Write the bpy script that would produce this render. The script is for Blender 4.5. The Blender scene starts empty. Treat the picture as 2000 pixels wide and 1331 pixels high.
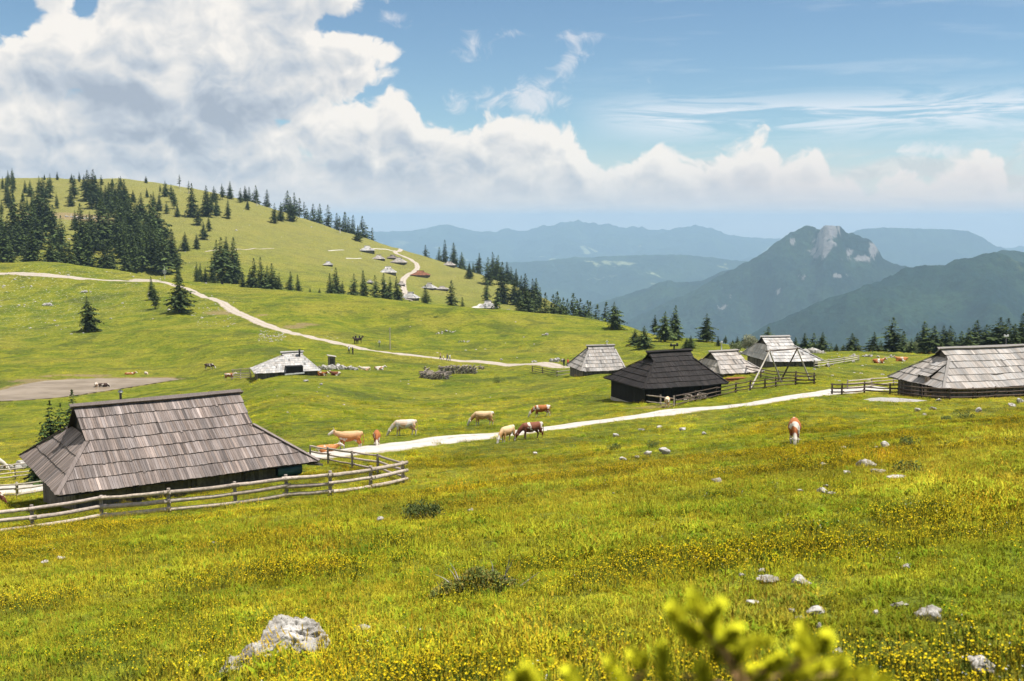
import bpy, bmesh, math, random
import numpy as np
from mathutils import Vector, Matrix, Euler
R = math.radians
random.seed(7)
SC = bpy.context.scene
COL = SC.collection

# ------------------------------------------------------------------ camera
F, PITCH, YH = 2100.0, math.atan((665.5 - 430.0) / 2100.0), 430.0     # focal length in photo pixels, tilt down
CP, SP = math.cos(PITCH), math.sin(PITCH)
cam = bpy.data.cameras.new('camera'); cam_o = bpy.data.objects.new('camera', cam); COL.objects.link(cam_o)
cam.sensor_width = 36.0; cam.lens = 36.0 * F / 2000.0
cam.clip_start = 0.05; cam.clip_end = 80000
cam_o.rotation_euler = (math.pi / 2 - PITCH, 0, 0)
cam.dof.use_dof = True; cam.dof.focus_distance = 62.0; cam.dof.aperture_fstop = 3.5
SC.camera = cam_o

def ratio(y):                       # height / forward distance of the sight line through photo row y
    dy = (665.5 - y) / F
    return (dy * CP - SP) / (CP + dy * SP)
def ucol(x, y):                     # sideways / forward distance of the sight line through photo pixel x, y
    dy = (665.5 - y) / F
    return (x - 1000.0) / F / (CP + dy * SP)
def proj(p):
    X, Y, Z = p
    zf = Y * CP - Z * SP; yu = Y * SP + Z * CP
    return 1000 + F * X / zf, 665.5 - F * yu / zf

# ------------------------------------------------------------------ noise
_rs = np.random.RandomState(11)
_perm = _rs.permutation(256); _perm = np.concatenate([_perm, _perm])
_ga = _rs.rand(256) * 2 * np.pi; _gx, _gy = np.cos(_ga), np.sin(_ga)
def perlin(x, y):
    x = np.asarray(x, float); y = np.asarray(y, float)
    xi = np.floor(x).astype(int); yi = np.floor(y).astype(int)
    fx, fy = x - xi, y - yi; xi &= 255; yi &= 255
    w = lambda t: t * t * t * (t * (t * 6 - 15) + 10)
    def g(ix, iy, dx, dy):
        h = _perm[_perm[ix & 255] + (iy & 255)]
        return _gx[h] * dx + _gy[h] * dy
    a, b = g(xi, yi, fx, fy), g(xi + 1, yi, fx - 1, fy)
    c, d = g(xi, yi + 1, fx, fy - 1), g(xi + 1, yi + 1, fx - 1, fy - 1)
    u, v = w(fx), w(fy)
    return (a + (b - a) * u) * (1 - v) + (c + (d - c) * u) * v
def fbm(x, y, octv=4, gain=.5, off=0.0):
    s = 0; a = 1.0; f = 1.0
    for i in range(octv):
        s = s + a * perlin(x * f + off + 17.3 * i, y * f - off + 9.1 * i); a *= gain; f *= 2.03
    return s
def ridged(x, y, octv=4, off=0.0):
    s = 0; a = 1.0; f = 1.0
    for i in range(octv):
        s = s + a * (1 - 2.2 * np.abs(perlin(x * f + off + 31.7 * i, y * f + off))); a *= .5; f *= 2.1
    return s
def sstep(a, b, x):
    t = np.clip((x - a) / (b - a), 0, 1); return t * t * (3 - 2 * t)
def pchip(xs, ys, x):               # monotone cubic through (xs, ys), linear beyond
    xs = np.asarray(xs, float); ys = np.asarray(ys, float); x = np.asarray(x, float)
    h = np.diff(xs); dl = np.diff(ys) / h
    m = np.zeros(len(xs)); m[0], m[-1] = dl[0], dl[-1]
    for i in range(1, len(xs) - 1):
        if dl[i - 1] * dl[i] > 0:
            w1, w2 = 2 * h[i] + h[i - 1], h[i] + 2 * h[i - 1]
            m[i] = (w1 + w2) / (w1 / dl[i - 1] + w2 / dl[i])
    k = np.clip(np.searchsorted(xs, x) - 1, 0, len(xs) - 2)
    t = (x - xs[k]) / h[k]; tc = np.clip(t, 0, 1)
    r = (ys[k] * (1 + 2 * tc) * (1 - tc) ** 2 + m[k] * h[k] * tc * (1 - tc) ** 2
         + ys[k + 1] * tc * tc * (3 - 2 * tc) + m[k + 1] * h[k] * tc * tc * (tc - 1))
    return r + np.where(t < 0, m[0] * t * h[0], 0) + np.where(t > 1, m[-1] * (t - 1) * h[-1], 0)

# ------------------------------------------------------------------ the lie of the land: feature lines (column: distance, row)
GX, GY = .10, .210                 # the foreground meadow tilts down to the left and away
KEYS = [
 {-600:(82,965),0:(82,951),300:(80,925),660:(82,888),800:(88,868),1000:(97,845),1200:(103,817),1400:(108,795),1600:(114,768),1800:(112,776),2000:(111,776),2600:(110,778)},
 {-600:(192,800),0:(194,786),200:(202,772),340:(214,752),420:(196,752),560:(184,734),800:(185,752),1000:(185,746),1200:(178,728),1400:(155,734),1500:(150,728),1600:(155,724),1800:(160,735),2000:(160,740),2600:(160,744)},
 {-600:(228,748),0:(226,740),200:(228,738),340:(230,739),420:(228,724),600:(226,708),800:(236,704),1000:(225,720),1100:(210,722),1200:(200,717),1400:(180,713),1600:(180,707),1800:(185,716),2000:(190,717),2600:(190,720)},
 {-600:(300,690),0:(300,676),200:(300,668),400:(290,657),500:(290,652),600:(288,657),700:(268,680),800:(257,694),900:(252,702),1000:(240,710),1100:(222,714),1200:(225,706),1400:(205,703),1600:(200,700),1800:(205,708),2000:(205,710),2600:(205,713)},
 {-600:(380,590),0:(380,590),200:(380,590),300:(380,580),400:(350,600),500:(330,618),600:(320,628),700:(315,645),800:(305,660),1000:(290,675),1200:(270,682),1400:(228,695),1600:(215,696),1800:(220,703),2000:(222,706),2600:(222,709)},
 {-600:(445,524),0:(442,517),100:(442,512),200:(440,526),300:(436,541),400:(425,556),500:(410,566),600:(395,571),700:(380,580),800:(370,590),900:(360,601),1000:(350,612),1100:(340,622),1200:(330,637),1300:(315,656),1400:(290,674),1500:(265,688),1600:(250,687),1800:(250,690),2000:(250,694),2600:(250,700)},
 {-600:(520,530),0:(520,524),200:(520,540),400:(500,568),600:(480,585),800:(470,608),900:(460,626),1000:(450,645),1100:(440,672),1200:(430,715),1300:(400,740),1400:(370,760),1500:(350,790),1600:(330,790),2000:(330,790),2600:(330,795)},
 {-600:(700,440),0:(700,440),200:(700,455),400:(700,462),500:(680,490),600:(680,510),700:(680,530),800:(660,560),900:(630,585),1000:(600,610),1100:(580,640),1200:(600,780),1300:(600,860),1400:(600,950),2000:(600,1000),2600:(600,1000)},
 {-600:(1000,358),0:(1000,350),130:(1000,352),250:(1000,350),300:(990,355),400:(970,373),500:(940,396),600:(900,425),700:(860,462),750:(850,478),800:(830,492),900:(790,524),1000:(730,563),1050:(700,585),1100:(670,612),1200:(700,850),1400:(800,1050),2000:(850,1080),2600:(850,1080)},
 {-600:(1600,520),300:(1600,520),600:(1500,640),1000:(1400,900),1400:(1500,1000),2600:(1500,1000)},
 {-600:(2600,900),2600:(2600,900)},
 {-600:(4200,905),2600:(4200,905)},
]
UT = np.linspace(-1.05, 1.05, 900)
DT = np.exp(np.linspace(math.log(18), math.log(4000), 1100))
def _build_table():
    xc = 1000 + UT * F * .99
    kd, kr = [], []
    for d in (14, 30, 58):
        kd.append(np.full(len(UT), float(d))); kr.append((-1.7 + (GX * np.clip(UT, -.62, .62) - GY) * d) / d)
    for k in KEYS:
        xs = sorted(k); 
        kd.append(pchip(xs, [k[x][0] for x in xs], np.clip(xc, -600, 2600)))
        kr.append(pchip(xs, [ratio(k[x][1]) for x in xs], np.clip(xc, -600, 2600)))
    kd = np.array(kd); kz = np.array(kr) * kd
    T = np.empty((len(UT), len(DT)))
    for i in range(len(UT)):
        T[i] = pchip(kd[:, i], kz[:, i], DT)
    return T
HT = _build_table()
def _smooth(T, n):
    for _ in range(n):
        T[1:-1] = .25 * T[:-2] + .5 * T[1:-1] + .25 * T[2:]
    return T
HT = _smooth(HT, 6)
POND_Z = -32.95
def height(X, D):
    X = np.asarray(X, float); D = np.asarray(D, float)
    plane = -1.7 + GX * np.clip(X, -40, 40) - GY * D
    Dc = np.clip(D, 18.01, 3999); u = np.clip(X / Dc, -1.049, 1.049)
    iu = (u - UT[0]) / (UT[1] - UT[0]); jd = (np.log(Dc) - math.log(18)) / (math.log(4000 / 18) / (len(DT) - 1))
    i = np.clip(iu.astype(int), 0, len(UT) - 2); j = np.clip(jd.astype(int), 0, len(DT) - 2)
    a, b = iu - i, jd - j
    t = (HT[i, j] * (1 - a) * (1 - b) + HT[i + 1, j] * a * (1 - b) + HT[i, j + 1] * (1 - a) * b + HT[i + 1, j + 1] * a * b)
    w = sstep(19, 34, D)
    z = plane * (1 - w) + t * w
    z = z + np.where(D > 4000, -(D - 4000) * .004, 0)
    near = sstep(1400, 900, D)
    z = z + near * (.055 * fbm(X / 2.3, D / 2.3, 2) * sstep(160, 60, D) + .22 * fbm(X / 8.5, D / 8.5, 3, .5, 5) * sstep(6, 40, D)
             + .42 * fbm(X / 13, D / 13, 2, .5, 33) * sstep(95, 170, D) * (1 - .9 * np.exp(-((D - 212) / 28) ** 2 - ((X + 100) / 45) ** 2)) + 1.25 * fbm(X / 37, D / 37, 3, .45, 9) * sstep(110, 230, D) * (1 - .8 * np.exp(-((D - 212) / 28) ** 2 - ((X + 100) / 45) ** 2))
             + 2.6 * fbm(X / 120, D / 120, 3, .5, 21) * sstep(520, 750, D))
    pm = np.exp(-(((X + 97) / 33) ** 2 + ((D - 212) / 13) ** 2) ** 2)
    return z
def ground(x, y):                   # where the sight line of photo pixel x, y meets the land
    u, r = ucol(x, y), ratio(y)
    d = GD
    for rep in range(2):
        below = height(u * d, d) - r * d
        i = int(np.argmax(below >= 0))
        if below[i] < 0: i = len(d) - 1
        if i == 0: break
        if rep == 0: d = np.linspace(d[i - 1], d[i], 16)
    if i == 0: return Vector((u * d[0], d[0], float(height(u * d[0], d[0]))))
    t = below[i - 1] / (below[i - 1] - below[i]) if below[i] != below[i - 1] else 0
    D = d[i - 1] + t * (d[i] - d[i - 1])
    return Vector((u * D, D, float(height(u * D, D))))
GD = np.exp(np.linspace(math.log(2), math.log(1300), 620))
def hz(X, D): return float(height(np.array([X]), np.array([D]))[0])
def at(x, D, y=600):                # land under photo column x at forward distance D
    X = ucol(x, y) * D; z = hz(X, D)
    X = ucol(x, proj((X, D, z))[1]) * D
    return Vector((X, D, hz(X, D)))

# ------------------------------------------------------------------ object helpers
def tag(o, label=None, cat=None, group=None, kind=None):
    if label: o['label'] = label
    if cat: o['category'] = cat
    if group: o['group'] = group
    if kind: o['kind'] = kind
    return o
def empty(name, loc=(0, 0, 0), rz=0.0):
    o = bpy.data.objects.new(name, None); COL.objects.link(o)
    o.location = loc; o.rotation_euler = (0, 0, rz); o.empty_display_size = .2
    return o
def link(name, me, parent=None, mats=None, loc=None, rz=0.0):
    o = bpy.data.objects.new(name, me); COL.objects.link(o)
    if parent is not None: o.parent = parent
    if mats is not None and not me.materials:
        for m in (mats if isinstance(mats, (list, tuple)) else [mats]): me.materials.append(m)
    if loc is not None: o.location = loc; o.rotation_euler = (0, 0, rz)
    return o
def mesh_np(name, verts, faces, smooth=False, attrs=None):
    me = bpy.data.meshes.new(name)
    me.from_pydata([tuple(v) for v in verts], [], [tuple(f) for f in faces])
    if smooth: me.polygons.foreach_set('use_smooth', [True] * len(me.polygons))
    me.update()
    return me
def grid_mesh(name, P, smooth=True):         # P: (n, m, 3) array
    n, m = P.shape[:2]
    me = bpy.data.meshes.new(name)
    me.vertices.add(n * m); me.vertices.foreach_set('co', P.reshape(-1).astype(np.float32))
    idx = np.arange(n * m).reshape(n, m)
    q = np.stack([idx[:-1, :-1], idx[1:, :-1], idx[1:, 1:], idx[:-1, 1:]], -1).reshape(-1, 4)
    me.loops.add(q.size); me.loops.foreach_set('vertex_index', q.reshape(-1).astype(np.int32))
    me.polygons.add(len(q)); me.polygons.foreach_set('loop_start', (np.arange(len(q)) * 4).astype(np.int32))
    if smooth: me.polygons.foreach_set('use_smooth', np.ones(len(q), bool))
    me.update(calc_edges=True); me.validate()
    return me
class MB:                                    # collects boxes, bars, tubes and faces into one mesh
    def __init__(s): s.v = []; s.f = []; s.m = []; s.c = []; s.cur = 0; s.col = (1, 1, 1)
    def face(s, pts, mat=None, col=None):
        i = len(s.v); s.v += [tuple(p) for p in pts]; s.f.append(tuple(range(i, i + len(pts))))
        s.m.append(s.cur if mat is None else mat); s.c.append(s.col if col is None else col)
    def poly(s, vs, fs, col=None):
        i = len(s.v); s.v += [tuple(p) for p in vs]
        for f in fs: s.f.append(tuple(i + k for k in f)); s.m.append(s.cur); s.c.append(s.col if col is None else col)
    def box(s, c, size, M=None):
        hx, hy, hz_ = size[0] / 2, size[1] / 2, size[2] / 2
        vs = [Vector((sx * hx, sy * hy, sz * hz_)) for sx in (-1, 1) for sy in (-1, 1) for sz in (-1, 1)]
        if M is not None: vs = [M @ v for v in vs]
        vs = [v + Vector(c) for v in vs]
        s.poly(vs, [(0, 1, 3, 2), (4, 6, 7, 5), (0, 4, 5, 1), (2, 3, 7, 6), (0, 2, 6, 4), (1, 5, 7, 3)])
    def beam(s, a, b, w, h, up=Vector((0, 0, 1))):
        a, b = Vector(a), Vector(b); d = (b - a); L = d.length
        if L < 1e-6: return
        d /= L; sd = d.cross(up)
        if sd.length < 1e-4: sd = d.cross(Vector((1, 0, 0)))
        sd.normalize(); u = sd.cross(d)
        s.box((a + b) / 2, (L, w, h), Matrix((d, sd, u)).transposed())
    def tube(s, pts, rads, n=8, cap=True, jit=0.0):
        pts = [Vector(p) for p in pts]; base = len(s.v)
        ref = Vector((0, 0, 1)) if abs((pts[-1] - pts[0]).normalized().z) < .9 else Vector((1, 0, 0))
        for k, p in enumerate(pts):
            t = (pts[min(k + 1, len(pts) - 1)] - pts[max(k - 1, 0)]).normalized()
            a = t.cross(ref).normalized(); b = a.cross(t)
            for j in range(n):
                an = 2 * math.pi * j / n; rr = rads[k] * (1 + jit * (random.random() - .5))
                s.v.append(tuple(p + (a * math.cos(an) + b * math.sin(an)) * rr))
        for k in range(len(pts) - 1):
            for j in range(n):
                j2 = (j + 1) % n
                s.f.append((base + k * n + j, base + k * n + j2, base + (k + 1) * n + j2, base + (k + 1) * n + j))
                s.m.append(s.cur); s.c.append(s.col)
        if cap:
            s.f.append(tuple(base + j for j in range(n))); s.m.append(s.cur); s.c.append(s.col)
            s.f.append(tuple(base + (len(pts) - 1) * n + j for j in reversed(range(n)))); s.m.append(s.cur); s.c.append(s.col)
    def mesh(s, name, mats, smooth=False):
        me = bpy.data.meshes.new(name); me.from_pydata(s.v, [], s.f)
        for m in (mats if isinstance(mats, (list, tuple)) else [mats]): me.materials.append(m)
        me.polygons.foreach_set('material_index', s.m)
        if smooth: me.polygons.foreach_set('use_smooth', [True] * len(s.f))
        at_ = me.attributes.new('tint', 'FLOAT_COLOR', 'CORNER')
        buf = []
        for f, c in zip(s.f, s.c): buf += [c[0], c[1], c[2], 1.0] * len(f)
        at_.data.foreach_set('color', buf)
        me.update(); me.validate(); return me
    def build(s, name, mats, parent=None, smooth=False):
        return link(name, s.mesh(name, mats, smooth), parent)

# ------------------------------------------------------------------ material helpers
class NT:
    def __init__(s, mat): s.t = mat.node_tree if hasattr(mat, 'node_tree') else mat; s.n = s.t.nodes; s.l = s.t.links
    def new(s, ty, **kw):
        n = s.n.new(ty)
        for k, v in kw.items(): setattr(n, k, v)
        return n
    def put(s, sock, val):
        if val is None: return
        if isinstance(val, bpy.types.NodeSocket): s.l.new(val, sock)
        else:
            if hasattr(sock.default_value, '__len__') and not hasattr(val, '__len__'): val = (val,) * len(sock.default_value)
            if hasattr(val, '__len__') and len(sock.default_value) == 4 and len(val) == 3: val = tuple(val) + (1.0,)
            sock.default_value = val
    def math(s, op, a, b=None, c=None, clamp=False):
        n = s.new('ShaderNodeMath', operation=op, use_clamp=clamp)
        for i, v in enumerate((a, b, c)): s.put(n.inputs[i], v)
        return n.outputs[0]
    def vmath(s, op, a, b=None, sc=None):
        n = s.new('ShaderNodeVectorMath', operation=op); s.put(n.inputs[0], a); s.put(n.inputs[1], b)
        if sc is not None: s.put(n.inputs['Scale'], sc)
        return n.outputs[0]
    def mix(s, f, a, b, ty='RGBA', blend='MIX'):
        n = s.new('ShaderNodeMix', data_type=ty)
        if ty == 'RGBA': n.blend_type = blend; k = (0, 6, 7, 2)
        else: k = (0, 2, 3, 0)
        s.put(n.inputs[k[0]], f); s.put(n.inputs[k[1]], a); s.put(n.inputs[k[2]], b)
        return n.outputs[k[3]]
    def noise(s, vec, scale, detail=3, rough=.5, dist=0.0, dim='3D', out=0, lac=2.0):
        n = s.new('ShaderNodeTexNoise', noise_dimensions=dim)
        s.put(n.inputs['Vector'], vec); s.put(n.inputs['Scale'], scale); s.put(n.inputs['Detail'], detail)
        s.put(n.inputs['Roughness'], rough); s.put(n.inputs['Distortion'], dist); s.put(n.inputs['Lacunarity'], lac)
        return n.outputs[out]
    def ramp(s, f, stops, interp='LINEAR'):
        n = s.new('ShaderNodeValToRGB'); cr = n.color_ramp; cr.interpolation = interp
        while len(cr.elements) < len(stops): cr.elements.new(.5)
        for e, (p, c) in zip(cr.elements, stops):
            e.position = p; e.color = (c, c, c, 1) if not hasattr(c, '__len__') else tuple(c) + (1,)
        s.put(n.inputs[0], f); return n.outputs[0]
    def step(s, f, a, b, lo=0.0, hi=1.0, smooth=True):
        n = s.new('ShaderNodeMapRange', interpolation_type='SMOOTHSTEP' if smooth else 'LINEAR')
        for i, v in enumerate((f, a, b, lo, hi)): s.put(n.inputs[i], v)
        return n.outputs[0]
    def pos(s): return s.new('ShaderNodeNewGeometry').outputs['Position']
    def attr(s, name, ty='GEOMETRY', out='Color'): return s.new('ShaderNodeAttribute', attribute_name=name, attribute_type=ty).outputs[out]
    def xyz(s, v):
        n = s.new('ShaderNodeSeparateXYZ'); s.put(n.inputs[0], v); return n.outputs
    def comb(s, x, y, z):
        n = s.new('ShaderNodeCombineXYZ'); s.put(n.inputs[0], x); s.put(n.inputs[1], y); s.put(n.inputs[2], z); return n.outputs[0]
    def mapv(s, v, scale=(1, 1, 1), loc=(0, 0, 0), rot=(0, 0, 0)):
        n = s.new('ShaderNodeMapping'); s.put(n.inputs[0], v); n.inputs['Scale'].default_value = scale
        n.inputs['Location'].default_value = loc; n.inputs['Rotation'].default_value = rot; return n.outputs[0]
    def bump(s, h, strength=.5, dist=.1):
        n = s.new('ShaderNodeBump'); s.put(n.inputs['Height'], h); n.inputs['Strength'].default_value = strength
        n.inputs['Distance'].default_value = dist; return n.outputs[0]
MATS = {}
def newmat(name):
    m = bpy.data.materials.new(name); m.use_nodes = True; m.node_tree.nodes.clear(); MATS[name] = m
    t = NT(m); out = t.new('ShaderNodeOutputMaterial'); b = t.new('ShaderNodeBsdfPrincipled')
    t.l.new(b.outputs[0], out.inputs[0]); b.inputs['Roughness'].default_value = .85
    b.inputs['Specular IOR Level'].default_value = .25
    return m, t, b, out
def simple(name, col, rough=.85, var=.25, scale=3.0, spec=.25, metal=0.0, bump=0.0, tint=False, objrand=0.0):
    m, t, b, out = newmat(name)
    n = t.noise(t.new('ShaderNodeTexCoord').outputs['Object'], scale, 4, .6)
    k = t.step(n, .25, .75, 1 - var, 1 + var, False)
    c = t.vmath('SCALE', col, None, k)
    if tint: c = t.vmath('MULTIPLY', c, t.attr('tint'))
    if objrand:
        c = t.vmath('SCALE', c, None, t.step(t.new('ShaderNodeObjectInfo').outputs['Random'], 0, 1, 1 - objrand, 1 + objrand, False))
    t.put(b.inputs['Base Color'], c); b.inputs['Roughness'].default_value = rough
    b.inputs['Specular IOR Level'].default_value = spec; b.inputs['Metallic'].default_value = metal
    if bump: t.put(b.inputs['Normal'], t.bump(n, bump, .05))
    return m
# ------------------------------------------------------------------ render set-up, sun, sky
SC.view_settings.view_transform = 'Standard'; SC.view_settings.look = 'None'
SC.view_settings.exposure = 0.88; SC.view_settings.gamma = 1.0
cy = SC.cycles
cy.max_bounces = 5; cy.diffuse_bounces = 3; cy.glossy_bounces = 2; cy.transmission_bounces = 2
cy.volume_bounces = 1; cy.transparent_max_bounces = 8; cy.use_adaptive_sampling = True; cy.adaptive_threshold = .015
cy.use_denoising = True; cy.caustics_reflective = False; cy.caustics_refractive = False
SUN_EL, SUN_AZ = R(67), R(93)
sdir = Vector((math.cos(SUN_EL) * math.sin(SUN_AZ), math.cos(SUN_EL) * math.cos(SUN_AZ), math.sin(SUN_EL)))
sl = bpy.data.lights.new('sun', 'SUN'); sl.energy = 4.3; sl.angle = R(.53); sl.color = (1, .955, .88)
so = bpy.data.objects.new('sun', sl); COL.objects.link(so); so.rotation_euler = sdir.to_track_quat('Z', 'Y').to_euler()

def azel(x, y):
    u, r = ucol(x, y), ratio(y)
    return math.degrees(math.atan(u)), math.degrees(math.atan(r / math.sqrt(1 + u * u)))
W = bpy.data.worlds.new('World'); SC.world = W; W.use_nodes = True
wt = NT(W); wt.n.clear()
wout = wt.new('ShaderNodeOutputWorld'); wbg = wt.new('ShaderNodeBackground'); wt.l.new(wbg.outputs[0], wout.inputs[0])
sky = wt.new('ShaderNodeTexSky', sky_type='NISHITA'); sky.sun_disc = False
sky.sun_elevation = SUN_EL; sky.sun_rotation = SUN_AZ; sky.altitude = 1600; sky.air_density = 1.0; sky.dust_density = .6; sky.ozone_density = 1.4

def fcurve(t, inp, pts, lo, hi, vlo, vhi):        # table y(x) as a float curve
    x = t.step(inp, lo, hi, 0, 1, False)
    n = t.new('ShaderNodeFloatCurve'); c = n.mapping.curves[0]
    pts = sorted(((p - lo) / (hi - lo), (v - vlo) / (vhi - vlo)) for p, v in pts)
    while len(c.points) < len(pts): c.points.new(.5, .5)
    for q, (a, b) in zip(c.points, pts): q.location = (min(max(a, 0), 1), min(max(b, 0), 1)); q.handle_type = 'AUTO_CLAMPED'
    n.mapping.update(); t.put(n.inputs[1], x)
    return t.step(n.outputs[0], 0, 1, vlo, vhi, False)
def blob(t, az, el, x, y, rx, ry):                # exp(-q) round a place in the sky
    a, e = azel(x, y); sx, sy = rx / 36.0, ry / 36.0
    dx = t.math('DIVIDE', t.math('SUBTRACT', az, a), sx); dy = t.math('DIVIDE', t.math('SUBTRACT', el, e), sy)
    q = t.math('ADD', t.math('MULTIPLY', dx, dx), t.math('MULTIPLY', dy, dy))
    return t.math('EXPONENT', t.math('MULTIPLY', q, -1.0))
cg = bpy.data.node_groups.new('cloud_cover', 'ShaderNodeTree')
cg.interface.new_socket('az', in_out='INPUT', socket_type='NodeSocketFloat')
cg.interface.new_socket('el', in_out='INPUT', socket_type='NodeSocketFloat')
cg.interface.new_socket('cover', in_out='OUTPUT', socket_type='NodeSocketFloat'); cg.interface.new_socket('soft', in_out='OUTPUT', socket_type='NodeSocketFloat')
g = NT(cg); gi = g.new('NodeGroupInput'); go = g.new('NodeGroupOutput'); az, el = gi.outputs[0], gi.outputs[1]
def E(y, x=1000): return azel(x, y)[1]
def A(x, y=300): return azel(x, y)[0]
edge = [(-120, 700), (0, 752), (30, 740), (58, 712), (80, 775), (105, 812), (135, 806), (160, 760), (200, 690), (250, 640), (330, 640), (420, 700)]
cA = g.math('DIVIDE', g.math('SUBTRACT', fcurve(g, el, [(E(y), A(x, y)) for y, x in edge], E(420), E(-120), -20, 6), az), 2.6)
cA = g.math('MINIMUM', cA, 1.15)
for (x, y, rx, ry, k) in [(5, 5, 52, 66, 2.6), (170, -2, 26, 44, 2.0), (655, 40, 45, 26, .9), (760, 60, 25, 14, .7)]:
    cA = g.math('SUBTRACT', cA, g.math('MULTIPLY', blob(g, az, el, x, y, rx, ry), k))
top = [(-400, 290), (0, 300), (250, 330), (340, 312), (370, 296), (450, 262), (520, 228), (600, 190), (690, 196), (735, 190), (768, 178), (800, 188), (826, 226), (850, 236), (905, 236), (960, 222), (1060, 216), (1090, 222), (1125, 262), (1145, 288), (1180, 330), (1205, 326), (1240, 306), (1285, 272), (1312, 296), (1350, 306), (1420, 286), (1500, 256), (1522, 290), (1580, 280), (1612, 300), (1650, 345), (1700, 352), (1740, 332), (1790, 330), (1860, 312), (1940, 300), (1965, 345), (2010, 372), (2100, 330), (2500, 320)]
top = top[::1][:]
cB = g.math('DIVIDE', g.math('SUBTRACT', fcurve(g, az, [(A(x), E(y, x)) for x, y in top], A(-400), A(2500), -1, 9), el), 1.25)
cB = g.math('MINIMUM', cB, 1.0)
cov = g.math('MAXIMUM', cA, cB)
v = g.comb(az, g.math('MULTIPLY', el, 1.2), 3.7)
def vor(vec, scale, detail, rough):
    n = g.new('ShaderNodeTexVoronoi', voronoi_dimensions='2D', feature='F1'); g.put(n.inputs['Vector'], vec); n.inputs['Scale'].default_value = scale
    n.inputs['Detail'].default_value = detail; n.inputs['Roughness'].default_value = rough
    return n.outputs['Distance']
wv = g.new('ShaderNodeTexNoise', noise_dimensions='2D'); g.put(wv.inputs['Vector'], v); wv.inputs['Scale'].default_value = .35; wv.inputs['Detail'].default_value = 3
v2 = g.vmath('ADD', v, g.vmath('SCALE', g.vmath('SUBTRACT', wv.outputs['Color'], (.5, .5, .5)), None, 2.2))
n1 = g.noise(v, .22, 3, .5, .2, '2D')                                    # large masses
puff = g.math('SUBTRACT', .62, vor(v2, .42, 3.0, .5))                    # rounded heads
n2 = g.noise(v2, 1.3, 6, .6, .2, '2D')                                    # frayed edges
soft = g.math('ADD', g.math('ADD', cov, g.math('MULTIPLY', g.math('SUBTRACT', n1, .5), 1.1)), g.math('MULTIPLY', puff, .95))
cov = g.math('ADD', soft, g.math('MULTIPLY', g.math('SUBTRACT', n2, .5), .80))
g.put(go.inputs[0], cov); g.put(go.inputs[1], soft)

dirv = wt.new('ShaderNodeTexCoord').outputs['Generated']
dx, dy, dz = wt.xyz(dirv)
az = wt.math('MULTIPLY', wt.math('ARCTAN2', dx, dy), 180 / math.pi)
el = wt.math('MULTIPLY', wt.math('ARCSINE', dz), 180 / math.pi)
def cover(a, e):
    n = wt.new('ShaderNodeGroup'); n.node_tree = cg; wt.put(n.inputs[0], a); wt.put(n.inputs[1], e); return n.outputs
c0, s0 = cover(az, el)
c1, s1 = cover(wt.math('ADD', az, .30), wt.math('ADD', el, .62))
alpha = wt.step(c0, -.16, .36)
lit = wt.math('ADD', wt.math('MULTIPLY', wt.math('SUBTRACT', s0, s1), .44), wt.math('MULTIPLY', wt.math('SUBTRACT', c0, c1), .20))
depth = wt.step(s0, .2, 2.1)
lit = wt.math('SUBTRACT', wt.math('ADD', wt.step(c0, .9, .05, .70, .90), lit), wt.math('MULTIPLY', depth, .24))
for (x, y, rx, ry, k) in [(235, 205, 130, 60, .40), (450, 225, 110, 58, .44), (330, 250, 260, 70, .26), (90, 150, 90, 40, .2), (590, 130, 70, 60, .12),
                          (790, 320, 120, 52, .36), (640, 330, 130, 22, .22), (1010, 330, 60, 26, .12), (1440, 350, 160, 14, .3), (1100, 345, 90, 18, .15), (1850, 400, 220, 26, .2), (20, 330, 260, 20, .2)]:
    lit = wt.math('SUBTRACT', lit, wt.math('MULTIPLY', blob(wt, az, el, x, y, rx, ry), k))
for (x, y, rx, ry, k) in [(130, 55, 90, 60, .3), (345, 170, 34, 40, .55), (430, 70, 80, 50, .2), (700, 215, 110, 40, .22), (560, 270, 140, 34, .2), (760, 110, 50, 40, .2), (30, 225, 110, 30, .22), (740, 328, 26, 22, .45), (1090, 300, 60, 26, .15), (1400, 310, 60, 30, .14)]:
    lit = wt.math('ADD', lit, wt.math('MULTIPLY', blob(wt, az, el, x, y, rx, ry), k))
ccol = wt.ramp(lit, [(0.0, (.225, .26, .31)), (.30, (.30, .33, .37)), (.60, (.40, .405, .412)), (1.0, (.525, .503, .475))])
pink = wt.math('MULTIPLY', wt.step(az, 5, 17), wt.step(el, 4.5, 1.2))
ccol = wt.mix(wt.math('MULTIPLY', pink, .6), ccol, (.50, .435, .425))
alpha = wt.math('MULTIPLY', alpha, wt.math('SUBTRACT', 1.0, wt.math('MULTIPLY', pink, .22)))
wn = wt.noise(wt.comb(az, wt.math('MULTIPLY', el, 1.3), 8.0), .75, 7, .62, .5, '2D'); wsp = None
for (x, y, rx, ry, k) in [(920, 96, 44, 40, .8), (1062, 188, 64, 46, 1.0), (950, 192, 56, 24, .75), (1118, 113, 32, 24, .8), (765, 36, 44, 22, .8), (885, 205, 30, 30, .6), (1130, 70, 90, 20, .75), (1265, 160, 26, 18, .6), (1800, 298, 70, 22, .9), (1990, 278, 34, 18, .7), (1960, 392, 80, 18, .9), (1000, 65, 26, 14, .5)]:
    b_ = wt.math('MULTIPLY', blob(wt, az, el, x, y, rx, ry), k); wsp = b_ if wsp is None else wt.math('ADD', wsp, b_)
wispa = wt.math('MULTIPLY', wt.step(wt.math('ADD', wsp, wt.math('MULTIPLY', wt.math('SUBTRACT', wn, .5), 1.7)), .45, 1.15), .62)
stn = wt.noise(wt.comb(wt.math('MULTIPLY', az, .17), wt.math('MULTIPLY', el, .62), 12.0), 1.0, 7, .6, .7, '2D')
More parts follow.
